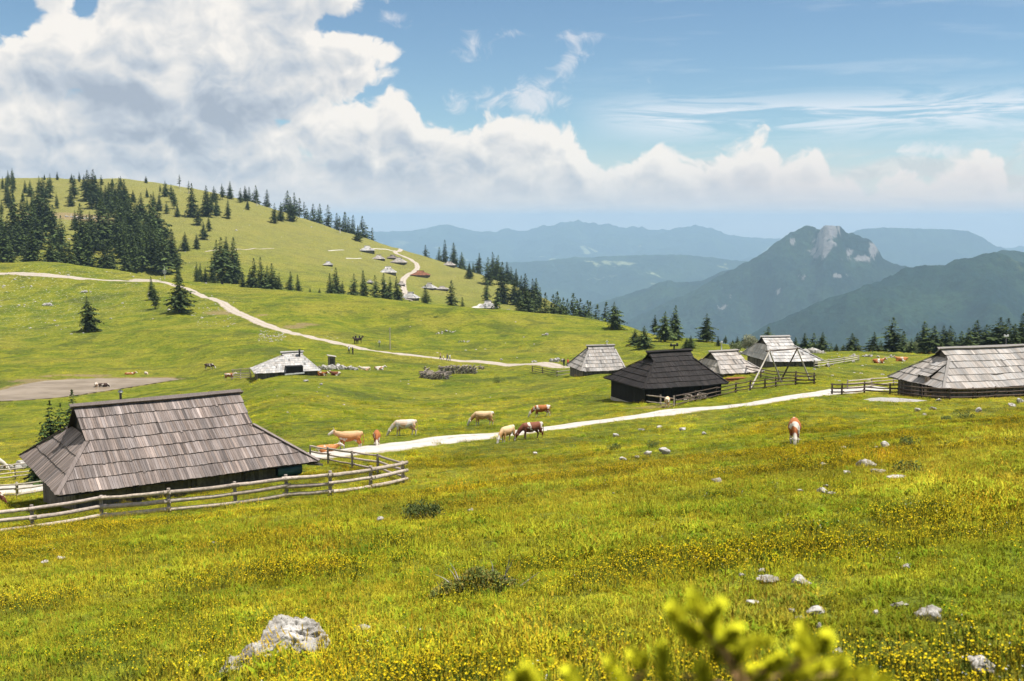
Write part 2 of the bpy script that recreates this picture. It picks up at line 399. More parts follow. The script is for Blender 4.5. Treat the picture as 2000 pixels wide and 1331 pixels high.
stra = wt.math('MULTIPLY', wt.math('MULTIPLY', wt.step(stn, .43, .62), .62), wt.math('MULTIPLY', wt.step(el, -.6, 1.3), wt.math('MULTIPLY', wt.step(el, 4.1, 2.5), wt.step(az, -2, 5))))
# thin high streaks on the right, and a vapour trail
cv = wt.comb(wt.math('MULTIPLY', az, .13), wt.math('MULTIPLY', el, 1.25), 1.3)
ci = wt.noise(cv, 1.0, 7, .62, .5, '2D')
a0, e0 = azel(1500, 228); a1, e1 = azel(1130, 232)
band = wt.math('MULTIPLY', wt.math('EXPONENT', wt.math('MULTIPLY', wt.math('POWER', wt.math('DIVIDE', wt.math('SUBTRACT', el, e0), .95), 2.0), -1.0)), wt.step(az, a1 - 1, a1 + 5))
cir = wt.math('MULTIPLY', wt.step(ci, .38, .60), band)
veil = wt.math('MULTIPLY', wt.step(wt.noise(cv, .8, 5, .6, .3, '2D'), .5, .8), wt.math('MULTIPLY', wt.step(az, 0, 10), .22))
p0, p1 = azel(1800, 210), azel(1945, 179); sl_ = (p1[1] - p0[1]) / (p1[0] - p0[0])
off = wt.math('SUBTRACT', wt.math('SUBTRACT', el, p0[1]), wt.math('MULTIPLY', wt.math('SUBTRACT', az, p0[0]), sl_))
trail = wt.math('EXPONENT', wt.math('MULTIPLY', wt.math('POWER', wt.math('DIVIDE', wt.math('ADD', off, wt.math('MULTIPLY', wt.math('SUBTRACT', ci, .5), .12)), .055), 2.0), -1.0))
trail = wt.math('MULTIPLY', trail, wt.math('MULTIPLY', wt.step(az, p0[0], p0[0] + .6), wt.step(az, p1[0], p1[0] - 1.6)))
thin = wt.math('ADD', wt.math('ADD', wt.math('MULTIPLY', cir, .85), wt.math('MULTIPLY', trail, .42)), veil, clamp=True)
base = wt.vmath('SCALE', sky.outputs[0], None, .080)
base = wt.vmath('MULTIPLY', base, (.66, .76, .77))
lowmilk = wt.step(el, 5.2, -.6)
base = wt.mix(wt.math('MULTIPLY', lowmilk, .8), base, (.40, .395, .41))
skyc = wt.mix(thin, base, (.47, .495, .525))
skyc = wt.mix(wispa, skyc, (.52, .50, .50))
skyc = wt.mix(stra, skyc, wt.mix(wt.step(wn, .35, .65), (.37, .365, .375), (.48, .45, .43)))
skyc = wt.mix(alpha, skyc, ccol)
lay = wt.noise(wt.comb(wt.math('MULTIPLY', az, .10), wt.math('MULTIPLY', el, .9), 5.0), 1.0, 5, .6, .6, '2D')
skyc = wt.mix(wt.math('MULTIPLY', wt.step(el, 3.2, .1), .80), skyc, wt.vmath('SCALE', wt.mix(wt.step(lay, .38, .66), (.345, .35, .37), (.40, .385, .38)), None, wt.step(el, 1.6, .2, 1.0, 1.06)))
wt.put(wbg.inputs['Color'], skyc); wbg.inputs['Strength'].default_value = 1.0

# ------------------------------------------------------------------ haze: one box of even air round the camera and the land
hm = bpy.data.materials.new('haze_air'); hm.use_nodes = True; ht = NT(hm); ht.n.clear()
ho = ht.new('ShaderNodeOutputMaterial'); hv = ht.new('ShaderNodeVolumePrincipled')
hv.inputs['Color'].default_value = (.45, .645, .85, 1); hv.inputs['Density'].default_value = 7.0e-5; hv.inputs['Anisotropy'].default_value = .0
ht.l.new(hv.outputs[0], ho.inputs['Volume'])
hb = MB(); hb.box((0, 12000, -583), (46000, 28000, 1436))
haze = hb.build('haze', hm); tag(haze, kind='stuff', label='pale blue air over the valley')

# ------------------------------------------------------------------ meadow colours, shared by the ground and its grass
mg = bpy.data.node_groups.new('meadow_colour', 'ShaderNodeTree')
mg.interface.new_socket('colour', in_out='OUTPUT', socket_type='NodeSocketColor')
mg.interface.new_socket('height', in_out='OUTPUT', socket_type='NodeSocketFloat')
g = NT(mg); go = g.new('NodeGroupOutput'); P = g.pos(); Pf = g.mapv(P, scale=(1, 1, 0))
big = g.noise(Pf, .028, 4, .55); mid = g.noise(Pf, .16, 5, .6, .4); fine = g.noise(Pf, 1.1, 5, .65); vf = g.noise(Pf, 6.5, 3, .7)
c = g.mix(g.step(mid, .32, .68), (.098, .130, .010), (.200, .202, .016))
c = g.mix(g.math('MULTIPLY', g.step(big, .46, .66), .62), c, (.232, .205, .028))
c = g.mix(g.math('MULTIPLY', g.step(g.noise(g.mapv(Pf, loc=(40, 9, 0)), .42, 5, .65, .6), .58, .74), .42), c, (.21, .165, .045))     # seeding, brownish grass
c = g.mix(g.math('MULTIPLY', g.step(g.noise(g.mapv(Pf, loc=(11, 70, 0)), .3, 5, .62, .5), .56, .72), .8), c, (.036, .068, .008))      # lush dark clumps
c = g.mix(g.math('MULTIPLY', g.step(g.noise(g.mapv(Pf, loc=(5, 33, 0)), .07, 6, .68, .7), .50, .64), .72), c, (.066, .082, .014))      # grazed hollows
dist = g.xyz(P)[1]
c = g.mix(g.math('MULTIPLY', g.step(dist, 430, 800), .72), c, (.205, .188, .060))
var = g.math('MULTIPLY', g.step(fine, .25, .75, .54, 1.46, False), g.step(vf, .2, .8, .66, 1.34, False))
c = g.vmath('SCALE', c, None, var)
g.put(go.inputs[0], c); g.put(go.inputs[1], g.math('ADD', g.math('MULTIPLY', fine, .7), g.math('MULTIPLY', vf, .3)))
def meadow(t):
    n = t.new('ShaderNodeGroup'); n.node_tree = mg; return n.outputs

gm, t, b, _ = newmat('meadow_ground')
col, hgt = meadow(t)
msk = t.attr('patch'); mr, mgn, mb_ = t.xyz(msk)
P = t.pos(); Pf = t.mapv(P, scale=(1, 1, 0))
fl = t.noise(Pf, 9.0, 2, .6)
fmask = t.math('MULTIPLY', t.step(fl, .54, .66), mr)
far_y = t.step(t.xyz(P)[1], 9, 40)
col = t.mix(t.math('MULTIPLY', fmask, t.math('ADD', .3, t.math('MULTIPLY', far_y, .4))), col, (.34, .235, .010))
dirtc = t.mix(t.noise(Pf, 1.4, 4, .6), (.19, .125, .06), (.31, .225, .135))
col = t.mix(t.math('MULTIPLY', t.step(t.math('ADD', mgn, t.math('MULTIPLY', t.math('SUBTRACT', t.noise(Pf, .8, 5, .65), .5), .9)), .46, .74), .7), col, dirtc)
stone = t.math('MULTIPLY', t.step(t.noise(Pf, 1.1, 2, .5), .64, .68), mb_)
col = t.mix(stone, col, (.40, .38, .35))
vf_ = t.mix(t.step(t.noise(Pf, .0016, 5, .6), .4, .62), (.012, .028, .022), (.05, .075, .035)); vf_ = t.mix(t.step(t.noise(Pf, .0011, 5, .65, .4), .56, .62), vf_, (.24, .26, .15))
col = t.mix(t.step(t.xyz(P)[1], 2200, 3800), col, vf_)
t.put(b.inputs['Base Color'], col); b.inputs['Roughness'].default_value = .95; b.inputs['Specular IOR Level'].default_value = .1
t.put(b.inputs['Normal'], t.bump(t.math('ADD', hgt, t.math('ADD', t.math('MULTIPLY', t.noise(Pf, .35, 4, .6), 1.8), t.math('MULTIPLY', t.noise(t.mapv(Pf, scale=(.12, .42, 1)), 1.0, 4, .6, .8), 1.6))), 1.0, .7))

def flower_field(X, D):             # where the buttercups grow
    n = fbm(X / 9.0 + 3.3, D / 7.0 + 1.7, 3, .55); m = fbm(X / 30.0, D / 26.0, 2, .5, 4.4)
    w = sstep(-.1, .42, n + .55 * m)
    return w * sstep(128, 60, D + .10 * np.abs(X)) * (1 - .75 * sstep(-6, -30, X) * sstep(40, 58, D))
DIRT = []                            # x, y, radius x, radius depth, strength
for (x, y, rx, ry, k) in [(575, 640, 5.5, 5, .9), (600, 634, 7, 5, .8), (650, 628, 5, 4, .45), (430, 612, 9, 9, .8), (460, 622, 8, 8, .5), (512, 616, 4, 4, .8), (140, 735, 9, 3.5, 1.1), (180, 738, 6, 3, 1), (60, 748, 10, 4, .8), (215, 762, 8, 5, .6),
                          (1275, 796, 3.5, 1.6, 1.1), (1310, 790, 2.5, 1.2, .9), (950, 690, 5, 5, .35), (890, 655, 7, 7, .4), (1690, 690, 6, 6, .35), (1660, 775, 5, 1.6, .6), (110, 420, 26, 22, 1.1), (150, 425, 28, 20, 1.1), (200, 432, 24, 16, .9), (760, 500, 20, 8, .3), (900, 662, 6, 6, .3)]:
    p = ground(x, y); DIRT.append((p.x, p.y, rx, ry, k))
STONY = []
for (x, y, rx, ry, k) in [(100, 600, 42, 50, 1), (40, 570, 30, 40, .9), (160, 530, 20, 14, .8), (300, 572, 14, 14, .5), (410, 585, 12, 16, .7), (120, 430, 50, 40, .9), (640, 660, 6, 5, .9), (250, 360, 60, 50, .6)]:
    p = ground(x, y); STONY.append((p.x, p.y, rx, ry, k))
def spots(L, X, D):
    s = np.zeros_like(X)
    for (x, d, rx, ry, k) in L: s = np.maximum(s, k * np.exp(-((X - x) / rx) ** 2 - ((D - d) / ry) ** 2))
    return s

# ------------------------------------------------------------------ the ground, one sheet
Us = np.concatenate([np.linspace(-1.4, -.62, 40)[:-1], np.linspace(-.62, .62, 640), np.linspace(.62, 1.4, 40)[1:]])
Ds = np.concatenate([np.linspace(-30, -5, 14)[:-1], np.exp(np.linspace(math.log(3), math.log(4008), 930)) - 8, np.linspace(4400, 27500, 60)])
DD, UU = np.meshgrid(Ds, Us)
XX = UU * np.maximum(DD + 8, 22 * (DD < 10) * (10 - DD) / 40 + DD + 8)
ZZ = height(XX, DD)
gme = grid_mesh('ground', np.stack([XX, DD, ZZ], -1))
pa = gme.attributes.new('patch', 'FLOAT_VECTOR', 'POINT')
pv = np.stack([flower_field(XX, DD), spots(DIRT, XX, DD), spots(STONY, XX, DD)], -1)
pa.data.foreach_set('vector', pv.reshape(-1).astype(np.float32))
go_ = link('ground', gme, None, gm); tag(go_, kind='structure')

# ------------------------------------------------------------------ gravel roads and the pond
def gravel(name, c0, c1, c2, soil):
    m, t, b, _ = newmat(name)
    P = t.mapv(t.pos(), scale=(1, 1, 0)); ax = t.math('ABSOLUTE', t.attr('cross', out='Fac'))
    c = t.mix(t.noise(P, .5, 5, .6), c0, c1); n2 = t.noise(P, 1.6, 5, .7)
    c = t.mix(t.step(n2, .48, .72), c, c2)
    rut = t.math('EXPONENT', t.math('MULTIPLY', t.math('POWER', t.math('DIVIDE', t.math('SUBTRACT', ax, .45), .16), 2.0), -1.0))
    c = t.mix(t.math('MULTIPLY', rut, .35), c, c1)
    mid_ = t.math('MULTIPLY', t.step(ax, .22, .02), t.step(n2, .42, .6)); c = t.mix(t.math('MULTIPLY', mid_, .45), c, soil)
    edge_ = t.step(t.math('ADD', ax, t.math('MULTIPLY', t.math('SUBTRACT', t.noise(P, 1.1, 5, .7), .5), .9)), .72, .98)
    c = t.mix(edge_, c, soil); gcol, _h = meadow(t)
    c = t.mix(t.step(t.math('ADD', ax, t.math('MULTIPLY', t.math('SUBTRACT', t.noise(t.mapv(P, loc=(7, 2, 0)), 1.4, 5, .7), .5), 1.0)), .88, 1.02), c, gcol)
    t.put(b.inputs['Base Color'], c); t.put(b.inputs['Normal'], t.bump(t.noise(P, 14, 4, .7), .6, .04)); b.inputs['Roughness'].default_value = .95; return m
rm = gravel('road_gravel', (.38, .35, .31), (.52, .485, .44), (.29, .255, .215), (.24, .20, .11))
rm_tan = gravel('road_gravel_tan', (.30, .255, .205), (.42, .365, .305), (.25, .20, .15), (.20, .16, .08))
def road(name, pts, w0, w1, lift=.07, mat=rm, step=.8, wob=.25, along=None):
    P3 = [ground(x, y) if not isinstance(x, Vector) else x for x, y in pts]
    P2 = [Vector((p.x, p.y)) for p in P3]
    dense = []
    for i in range(len(P2) - 1):                       # Catmull-Rom through the points
        p0, p1, p2, p3 = P2[max(i - 1, 0)], P2[i], P2[i + 1], P2[min(i + 2, len(P2) - 1)]
        n = max(2, int((p2 - p1).length / step))
        for k in range(n):
            s = k / n
            dense.append(.5 * ((2 * p1) + (p2 - p0) * s + (2 * p0 - 5 * p1 + 4 * p2 - p3) * s * s + (3 * p1 - p0 - 3 * p2 + p3) * s ** 3))
    dense.append(P2[-1])
    n = len(dense); acc = [0.0]
    for i in range(1, n): acc.append(acc[-1] + (dense[i] - dense[i - 1]).length)
    rows = []
    for i in range(n):
        tg = (dense[min(i + 1, n - 1)] - dense[max(i - 1, 0)]).normalized(); nm = Vector((-tg.y, tg.x))
        w = (w0 + (w1 - w0) * i / (n - 1)) / 2; s = acc[i]
        l = w + wob * float(fbm(np.array(s / 3.0), np.array(3.1), 3)); r = w + wob * float(fbm(np.array(s / 3.0), np.array(8.7), 3))
        rows.append([dense[i] + nm * (l * k) if k > 0 else dense[i] + nm * (r * k) for k in (-1, -.6, -.2, .2, .6, 1)])
    X = np.array([[p.x for p in r] for r in rows]); D = np.array([[p.y for p in r] for r in rows])
    Z = height(X, D) + lift; Z[:, 0] -= lift * 1.0; Z[:, -1] -= lift * 1.0
    Z[:, 2:4] += .03
    me = grid_mesh(name, np.stack([X, D, Z], -1)); ca_ = me.attributes.new('cross', 'FLOAT', 'POINT'); ca_.data.foreach_set('value', np.tile(np.array([-1, -.6, -.2, .2, .6, 1.0]), n).astype(np.float32))
    o = link(name, me, None, mat); tag(o, kind='structure'); return o
W.cycles.sampling_method='MANUAL'; W.cycles.sample_map_resolution=256; hm.cycles.homogeneous_volume = True; hm.cycles.volume_sampling = 'DISTANCE'
FRONT = [(-260, 1000), (-120, 975), (20, 955), (250, 930), (450, 908), (600, 893), (660, 887), (760, 874), (880, 858), (1000, 846), (1100, 834), (1200, 821), (1300, 808), (1400, 797), (1500, 784), (1600, 770), (1650, 763), (1720, 758)]
road('gravel_road', FRONT, 7.2, 3.6, .09, wob=.5)
UPPER = [(-120, 532), (0, 535), (70, 537), (160, 545), (240, 549), (290, 550), (330, 554), (370, 566), (410, 583), (450, 603), (500, 627), (550, 645), (600, 657), (650, 669), (700, 680), (750, 688), (800, 694), (850, 700), (900, 706), (960, 710), (1020, 713), (1080, 715), (1150, 717)]
road('gravel_road', UPPER, 3.4, 4.0, .1, wob=.6, mat=rm_tan)
HAMLET = [(799, 587), (792, 572), (788, 558), (788, 546), (796, 538), (808, 532), (815, 524), (812, 514), (802, 507), (790, 502), (777, 497), (772, 491), (782, 489), (795, 490)]
road('village_track', HAMLET, 4.6, 3.4, .2, step=2, wob=.6, mat=rm_tan)
road('hill_path', [(772, 492), (750, 487), (725, 486)], 2.2, 1.6, .15, step=2)
road('hill_path', [(400, 492), (450, 489), (490, 487), (535, 486)], 1.5, 1.0, .15, step=2, mat=rm_tan)
road('hill_path', [(640, 490), (672, 489)], 1.8, 1.0, .15, step=2)
road('hill_path', [(675, 505), (706, 505)], 1.6, 1.0, .15, step=2)
road('village_track', [(at(908, 530), 0), (at(922, 560), 0), (at(934, 590), 0), (at(941, 615), 0)], 5, 3.5, .2, step=2)
# parking corner by the upper road, worn white patches
def patch(name, cx, cy, rx, ry, mat, lift=.06, n=26, wob=.25, seed=1.0):
    c = ground(cx, cy); v = [(c.x, c.y, hz(c.x, c.y) + lift)]
    for ring in (.5, 1.0):
        for k in range(n):
            a = 2 * math.pi * k / n
            r = ring * (1 + wob * float(fbm(np.array(math.cos(a) * 1.5 + seed), np.array(math.sin(a) * 1.5 + seed * 3), 3)))
            x, d = c.x + rx * r * math.cos(a), c.y + ry * r * math.sin(a)
            v.append((x, d, hz(x, d) + (lift if ring < 1 else -.02)))
    f = [(0, 1 + k, 1 + (k + 1) % n) for k in range(n)] + [(1 + k, 1 + n + k, 1 + n + (k + 1) % n, 1 + (k + 1) % n) for k in range(n)]
    return tag(link(name, mesh_np(name, v, f, True), None, mat), kind='structure')
patch('gravel_yard', 285, 547, 6, 7, rm_tan, .12, seed=4.0)
gp, t, b, _ = newmat('crushed_stone')
P = t.pos(); c = t.mix(t.noise(P, 9, 4, .75), (.22, .205, .19), (.52, .50, .47))
t.put(b.inputs['Base Color'], c); t.put(b.inputs['Normal'], t.bump(t.noise(P, 10, 3, .8), 1.0, .12))
patch('stone_patch', 1742, 782, 2.9, 2.1, gp, .16, 36, .55, 2.2)
# pond
wm, t, b, _ = newmat('pond_water')
P = t.mapv(t.pos(), scale=(1, 1, 0))
t.put(b.inputs['Base Color'], t.mix(t.step(t.noise(t.mapv(P, scale=(.5, 1, 1)), .22, 6, .65), .36, .64), (.155, .115, .075), (.25, .195, .14)))
b.inputs['Roughness'].default_value = .3; b.inputs['Specular IOR Level'].default_value = .05
t.put(b.inputs['Normal'], t.bump(t.noise(t.mapv(P, scale=(1, .5, 1)), 2.2, 3, .6), .4, .06))
shore = [(-300, 792), (-60, 786), (60, 781), (130, 775), (190, 766), (250, 757), (300, 749), (330, 744), (352, 741), (330, 738.5), (290, 739), (240, 739.5), (190, 739.5), (140, 741), (90, 744), (55, 749), (25, 756), (0, 763), (-60, 768), (-300, 770)]
pv = []
for (x, y) in shore:
    d = POND_Z / ratio(y); pv.append(Vector((ucol(x, y) * d, d)))
cen = sum(pv, Vector((0, 0))) / len(pv)
bmw = bmesh.new(); dens = []
for i in range(len(pv)):
    a, b2 = pv[i], pv[(i + 1) % len(pv)]
    for k in range(6):
        q = a.lerp(b2, k / 6); w = .35 * float(fbm(np.array(q.x / 2.5), np.array(q.y / 2.5), 3)); dens.append(q + (q - cen).normalized() * w)
bmw.faces.new([bmw.verts.new((q.x, q.y, POND_Z)) for q in dens]); bmesh.ops.triangulate(bmw, faces=bmw.faces[:])
mew = bpy.data.meshes.new('pond_water'); bmw.to_mesh(mew); bmw.free()
tag(link('pond_water', mew, None, wm), kind='structure')
# hollow the ground under the water
gv = np.empty(len(gme.vertices) * 3, np.float32); gme.vertices.foreach_get('co', gv); gv = gv.reshape(-1, 3)
px_ = np.array([q.x for q in dens]); py_ = np.array([q.y for q in dens])
sel = np.where((gv[:, 0] > px_.min() - 3) & (gv[:, 0] < px_.max() + 3) & (gv[:, 1] > py_.min() - 4) & (gv[:, 1] < py_.max() + 4))[0]
X, D = gv[sel, 0], gv[sel, 1]; inside = np.zeros(len(sel), bool); dmin = np.full(len(sel), 1e9)
for i in range(len(px_)):
    x1, y1, x2, y2 = px_[i], py_[i], px_[i - 1], py_[i - 1]
    cr = ((y1 > D) != (y2 > D)) & (X < (x2 - x1) * (D - y1) / (y2 - y1 + 1e-12) + x1); inside ^= cr
    tt = np.clip(((X - x1) * (x2 - x1) + (D - y1) * (y2 - y1)) / ((x2 - x1) ** 2 + (y2 - y1) ** 2 + 1e-9), 0, 1)
    dmin = np.minimum(dmin, np.hypot(X - x1 - tt * (x2 - x1), D - y1 - tt * (y2 - y1)))
zn = gv[sel, 2]
gv[sel, 2] = np.where(inside, np.minimum(zn, POND_Z - .12 - .12 * np.minimum(dmin, 4)), np.where(dmin < 6, np.maximum(np.minimum(zn, POND_Z + .1 + .22 * dmin), POND_Z + .03 + .03 * dmin), zn))
gme.vertices.foreach_set('co', gv.reshape(-1)); gme.update()
pv_ = np.empty(len(gv) * 3, np.float32); pa.data.foreach_get('vector', pv_); pv_ = pv_.reshape(-1, 3)
rim = np.where(inside, 1.0, np.exp(-(dmin / (1.5 + 1.6 * np.clip(fbm(X / 6.0, D / 6.0, 2) + .3, 0, 1))) ** 2)); pv_[sel, 1] = np.maximum(pv_[sel, 1], .8 * rim); pa.data.foreach_set('vector', pv_.reshape(-1))

# ------------------------------------------------------------------ mountains beyond the alp
def mountain(name, crest, base, mat, nu, nd, d0, d1, front, back, rough, seed, u_pad=.02, sharp=1.0, spur=0.0, spurw=300.0, extra=None):
    xs = [c[0] for c in crest]; us = np.linspace(ucol(xs[0], 500) - u_pad, ucol(xs[-1], 500) + u_pad, nu); ds = np.linspace(d0, d1, nd)
    cx = np.clip(1000 + us * F, xs[0], xs[-1])
    cy_ = pchip(xs, [c[1] for c in crest], cx); cd = pchip(xs, [c[2] for c in crest], cx)
    cz = np.array([ratio(y) for y in cy_]) * cd
    U, D = np.meshgrid(us, ds, indexing='ij'); X = U * D
    CZ, CD = cz[:, None], cd[:, None]
    dd = D - CD + spur * fbm(X / spurw, 0 * D + seed, 3) * np.clip((CD - D) / 700, 0, 1)
    h = CZ - np.where(dd < 0, front * np.abs(dd) ** sharp * (400 ** (1 - sharp)), back * np.abs(dd))
    fall = np.clip(np.abs(dd) / 160, .0, 1)
    h = h + rough * (fbm(X / 900, D / 900, 6, .55, seed) + .5 * ridged(X / 700, D / 1400, 5, seed) - .35) * fall + rough * .10 * fbm(X / 60, D / 60, 3, .6, seed)
    if extra is not None: h = extra(X, D, U, h)
    h = np.maximum(h, base)
    e = np.minimum(1, np.minimum(U - us[0], us[-1] - U) / (u_pad * .8)); h = base + (h - base) * sstep(0, 1, e) - 30
    o = link(name, grid_mesh(name, np.stack([X, D, h], -1)), None, mat); tag(o, kind='structure'); return o
fm, t, b, _ = newmat('mountain_forest')
P = t.pos(); n1 = t.noise(P, .0032, 6, .6); n2 = t.noise(P, .03, 5, .7)
c = t.mix(t.step(n1, .38, .66), (.008, .022, .020), (.022, .044, .024))
c = t.vmath('SCALE', c, None, t.step(n2, .3, .7, .45, 1.55, False))
clear = t.step(t.noise(t.mapv(P, scale=(1, 1, 2.2)), .0016, 5, .6, .4), .64, .70)
c = t.mix(t.math('MULTIPLY', clear, .5), c, (.085, .11, .040))
t.put(b.inputs['Base Color'], c); b.inputs['Roughness'].default_value = 1; b.inputs['Specular IOR Level'].default_value = 0
t.put(b.inputs['Normal'], t.bump(t.noise(P, .045, 4, .75), 1.0, 14))
# bare limestone on the twin-topped peak
rkm, t, b, _ = newmat('mountain_limestone')
P = t.pos(); n1 = t.noise(P, .0032, 6, .6); n2 = t.noise(P, .03, 5, .7)
c = t.mix(t.step(n1, .38, .66), (.008, .022, .020), (.021, .042, .024)); c = t.vmath('SCALE', c, None, t.step(n2, .3, .7, .45, 1.55, False))
rk = t.attr('rock', out='Fac'); nn = t.noise(t.mapv(P, scale=(1, .5, .45), rot=(0, 0, 0)), .012, 6, .72, .8)
rmask = t.step(t.math('ADD', t.math('MULTIPLY', rk, .62), t.math('MULTIPLY', t.math('SUBTRACT', nn, .5), 1.9)), .30, .48)
c = t.mix(rmask, c, t.mix(t.noise(t.mapv(P, scale=(1, 1, .3)), .05, 5, .7), (.13, .12, .12), (.28, .26, .25)))
t.put(b.inputs['Base Color'], c); b.inputs['Roughness'].default_value = 1; b.inputs['Specular IOR Level'].default_value = 0
t.put(b.inputs['Normal'], t.bump(t.noise(P, .04, 5, .75), 1.0, 18))
fvm, t, b, _ = newmat('far_valley')
P = t.pos(); zz = t.xyz(P)[2]
c = t.mix(t.step(t.noise(P, .0018, 5, .6), .4, .65), (.012, .028, .022), (.028, .050, .028))
fields = t.math('MULTIPLY', t.step(t.noise(t.mapv(P, scale=(1, .45, 3)), .0016, 4, .62, .5), .62, .67), t.step(zz, -250, -560))
c = t.mix(t.math('MULTIPLY', fields, .8), c, (.27, .29, .16))
t.put(b.inputs['Base Color'], c); b.inputs['Roughness'].default_value = 1; b.inputs['Specular IOR Level'].default_value = 0
t.put(b.inputs['Normal'], t.bump(t.noise(P, .01, 5, .7), 1.0, 40))

m_blue, t, b, _ = newmat('haze_tinted_rock')  # distance haze painted into the rock colour; this ridge itself stands close
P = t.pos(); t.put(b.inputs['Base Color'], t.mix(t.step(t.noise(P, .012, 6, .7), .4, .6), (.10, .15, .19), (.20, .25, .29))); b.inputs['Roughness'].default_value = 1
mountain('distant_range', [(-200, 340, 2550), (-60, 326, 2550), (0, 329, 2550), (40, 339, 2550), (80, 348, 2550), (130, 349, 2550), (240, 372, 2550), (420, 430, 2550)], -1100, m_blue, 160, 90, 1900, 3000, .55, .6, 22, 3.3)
mountain('distant_range', [(300, 470, 21000), (620, 452, 21000), (740, 449, 21000), (805, 447, 21000), (872, 435.5, 21000), (905, 444, 21000), (945, 450, 21000), (1010, 452, 21000), (1060, 442, 21000), (1112, 434.5, 21000), (1160, 440, 21000), (1210, 442, 21000), (1285, 449, 21000), (1350, 444, 21000), (1400, 448, 21000), (1425, 459, 21000), (1520, 463, 21000), (1700, 470, 21000), (1900, 480, 21000), (2300, 490, 21000)], -1060, fvm, 420, 150, 14500, 24500, .21, .5, 150, 7.7, sharp=1.0)
mountain('distant_range', [(1560, 500, 16000), (1660, 450, 16000), (1690, 442, 16000), (1740, 441, 16000), (1800, 442.5, 16000), (1850, 443, 16000), (1885, 449, 16000), (1912, 459, 16000), (1935, 474, 16000), (2000, 500, 16000), (2100, 520, 16000)], -1060, fm, 200, 90, 13000, 18000, .5, .6, 120, 2.2)
mountain('distant_range', [(700, 570, 12500), (820, 520, 12500), (900, 505, 12500), (1000, 507, 12500), (1150, 498, 12500), (1300, 492, 12500), (1450, 505, 12500), (1600, 520, 12500)], -1060, fvm, 240, 80, 10500, 14000, .3, .5, 90, 5.9, spur=300, spurw=900)
mountain('wooded_ridge', [(1090, 625, 8200), (1150, 590, 8200), (1210, 572, 8200), (1262, 556, 8200), (1305, 542, 8200), (1330, 545, 8200), (1370, 540, 8200), (1420, 520, 8200), (1500, 515, 8200), (1600, 540, 8200)], -1060, fm, 220, 90, 6900, 9400, .55, .6, 95, 8.2, spur=260, spurw=420)
EXTRA_ROCK = []
def peak_extra(X, D, U, h):
    return h + 17 * ridged(X / 130, D / 210, 4, 2.0) * np.exp(-((U - .29) / .055) ** 2) * sstep(-420, -120, h) * sstep(8, -40, h)
pk = mountain('rocky_mountain', [(1190, 640, 7000), (1260, 602, 7000), (1330, 570, 7000), (1400, 533, 7000), (1450, 506, 7000), (1490, 486, 7000), (1530, 458, 7050), (1555, 444, 7100), (1578, 434.5, 7100), (1590, 438, 7050), (1599, 444, 6950), (1610, 438, 6900), (1620, 433.5, 6900), (1632, 437, 6900), (1645, 445, 6930), (1680, 458, 6960), (1700, 466, 6960), (1715, 484, 6950), (1724, 497, 6950), (1760, 511, 6950), (1850, 520, 6950), (1960, 560, 6950)], -1060, rkm, 460, 300, 5300, 8200, .62, .7, 120, 4.4, spur=260, spurw=330, extra=peak_extra)
me = pk.data; n = len(me.vertices); co = np.empty(n * 3, np.float32); me.vertices.foreach_get('co', co); co = co.reshape(-1, 3)
zf = co[:, 1] * CP - co[:, 2] * SP; PX = 1000 + F * co[:, 0] / zf; PY = 665.5 - F * (co[:, 1] * SP + co[:, 2] * CP) / zf
rk = np.zeros(n)
for (x, y, rx, ry, k) in [(1610, 472, 26, 30, 1.15), (1592, 494, 24, 18, .95), (1620, 448, 26, 16, 1.2), (1706, 485, 13, 22, 1.0), (1680, 507, 30, 8, .85), (1661, 494, 8, 9, .9), (1546, 472, 8, 9, .8), (1568, 542, 9, 8, .7), (1640, 540, 22, 6, .8), (1521, 571, 7, 8, .7), (1500, 610, 8, 10, .55), (1412, 598, 14, 9, .66), (1426, 580, 5, 8, .66)]:
    rk = np.maximum(rk, k * np.exp(-((PX - x) / rx) ** 2 - ((PY - y) / ry) ** 2))
ra = me.attributes.new('rock', 'FLOAT', 'POINT'); ra.data.foreach_set('value', rk.astype(np.float32))
mountain('wooded_ridge', [(1380, 700, 4600), (1450, 650, 4600), (1520, 612, 4600), (1600, 578, 4600), (1680, 548, 4600), (1740, 524, 4650), (1770, 509, 4700), (1800, 506, 4700), (1830, 504, 4700), (1870, 494, 4700), (1905, 487, 4700), (1938, 478, 4700), (1955, 482, 4700), (1985, 496, 4700), (2030, 510, 4700), (2120, 500, 4700), (2300, 520, 4700)], -1060, fm, 420, 240, 2700, 6000, .5, .6, 105, 6.1, spur=420, spurw=430)
mountain('wooded_ridge', [(1850, 520, 5600), (1930, 486, 5600), (1960, 476.5, 5600), (1985, 478, 5600), (2030, 492, 5600), (2120, 520, 5600)], -1060, fvm, 90, 60, 4700, 6400, .5, .6, 60, 1.1)
# ------------------------------------------------------------------ timber materials
def shingle(name, dark, light, axis, tintamt=1.0, warm=(1, 1, 1)):
    m, t, b, _ = newmat(name)
    O = t.new('ShaderNodeTexCoord').outputs['Object']
    sc = (9, .5, .5) if axis == 'x' else (.5, 9, .5)
    n1 = t.noise(t.mapv(O, scale=sc), 1.3, 5, .7); n2 = t.noise(O, .55, 4, .6)
    n3 = t.noise(t.mapv(O, scale=tuple(4 * v if v > 1 else v * 2 for v in sc)), 1.5, 3, .6)
    f = t.math('ADD', t.math('MULTIPLY', n1, .55), t.math('ADD', t.math('MULTIPLY', n2, .25), t.math('MULTIPLY', n3, .3)))
    c = t.mix(t.step(f, .34, .74, 0, 1, False), dark, light)
    c = t.vmath('MULTIPLY', c, t.attr('tint'))
    t.put(b.inputs['Base Color'], c); b.inputs['Roughness'].default_value = .8; b.inputs['Specular IOR Level'].default_value = .2
    t.put(b.inputs['Normal'], t.bump(n3, .5, .02)); return m
SH = {}
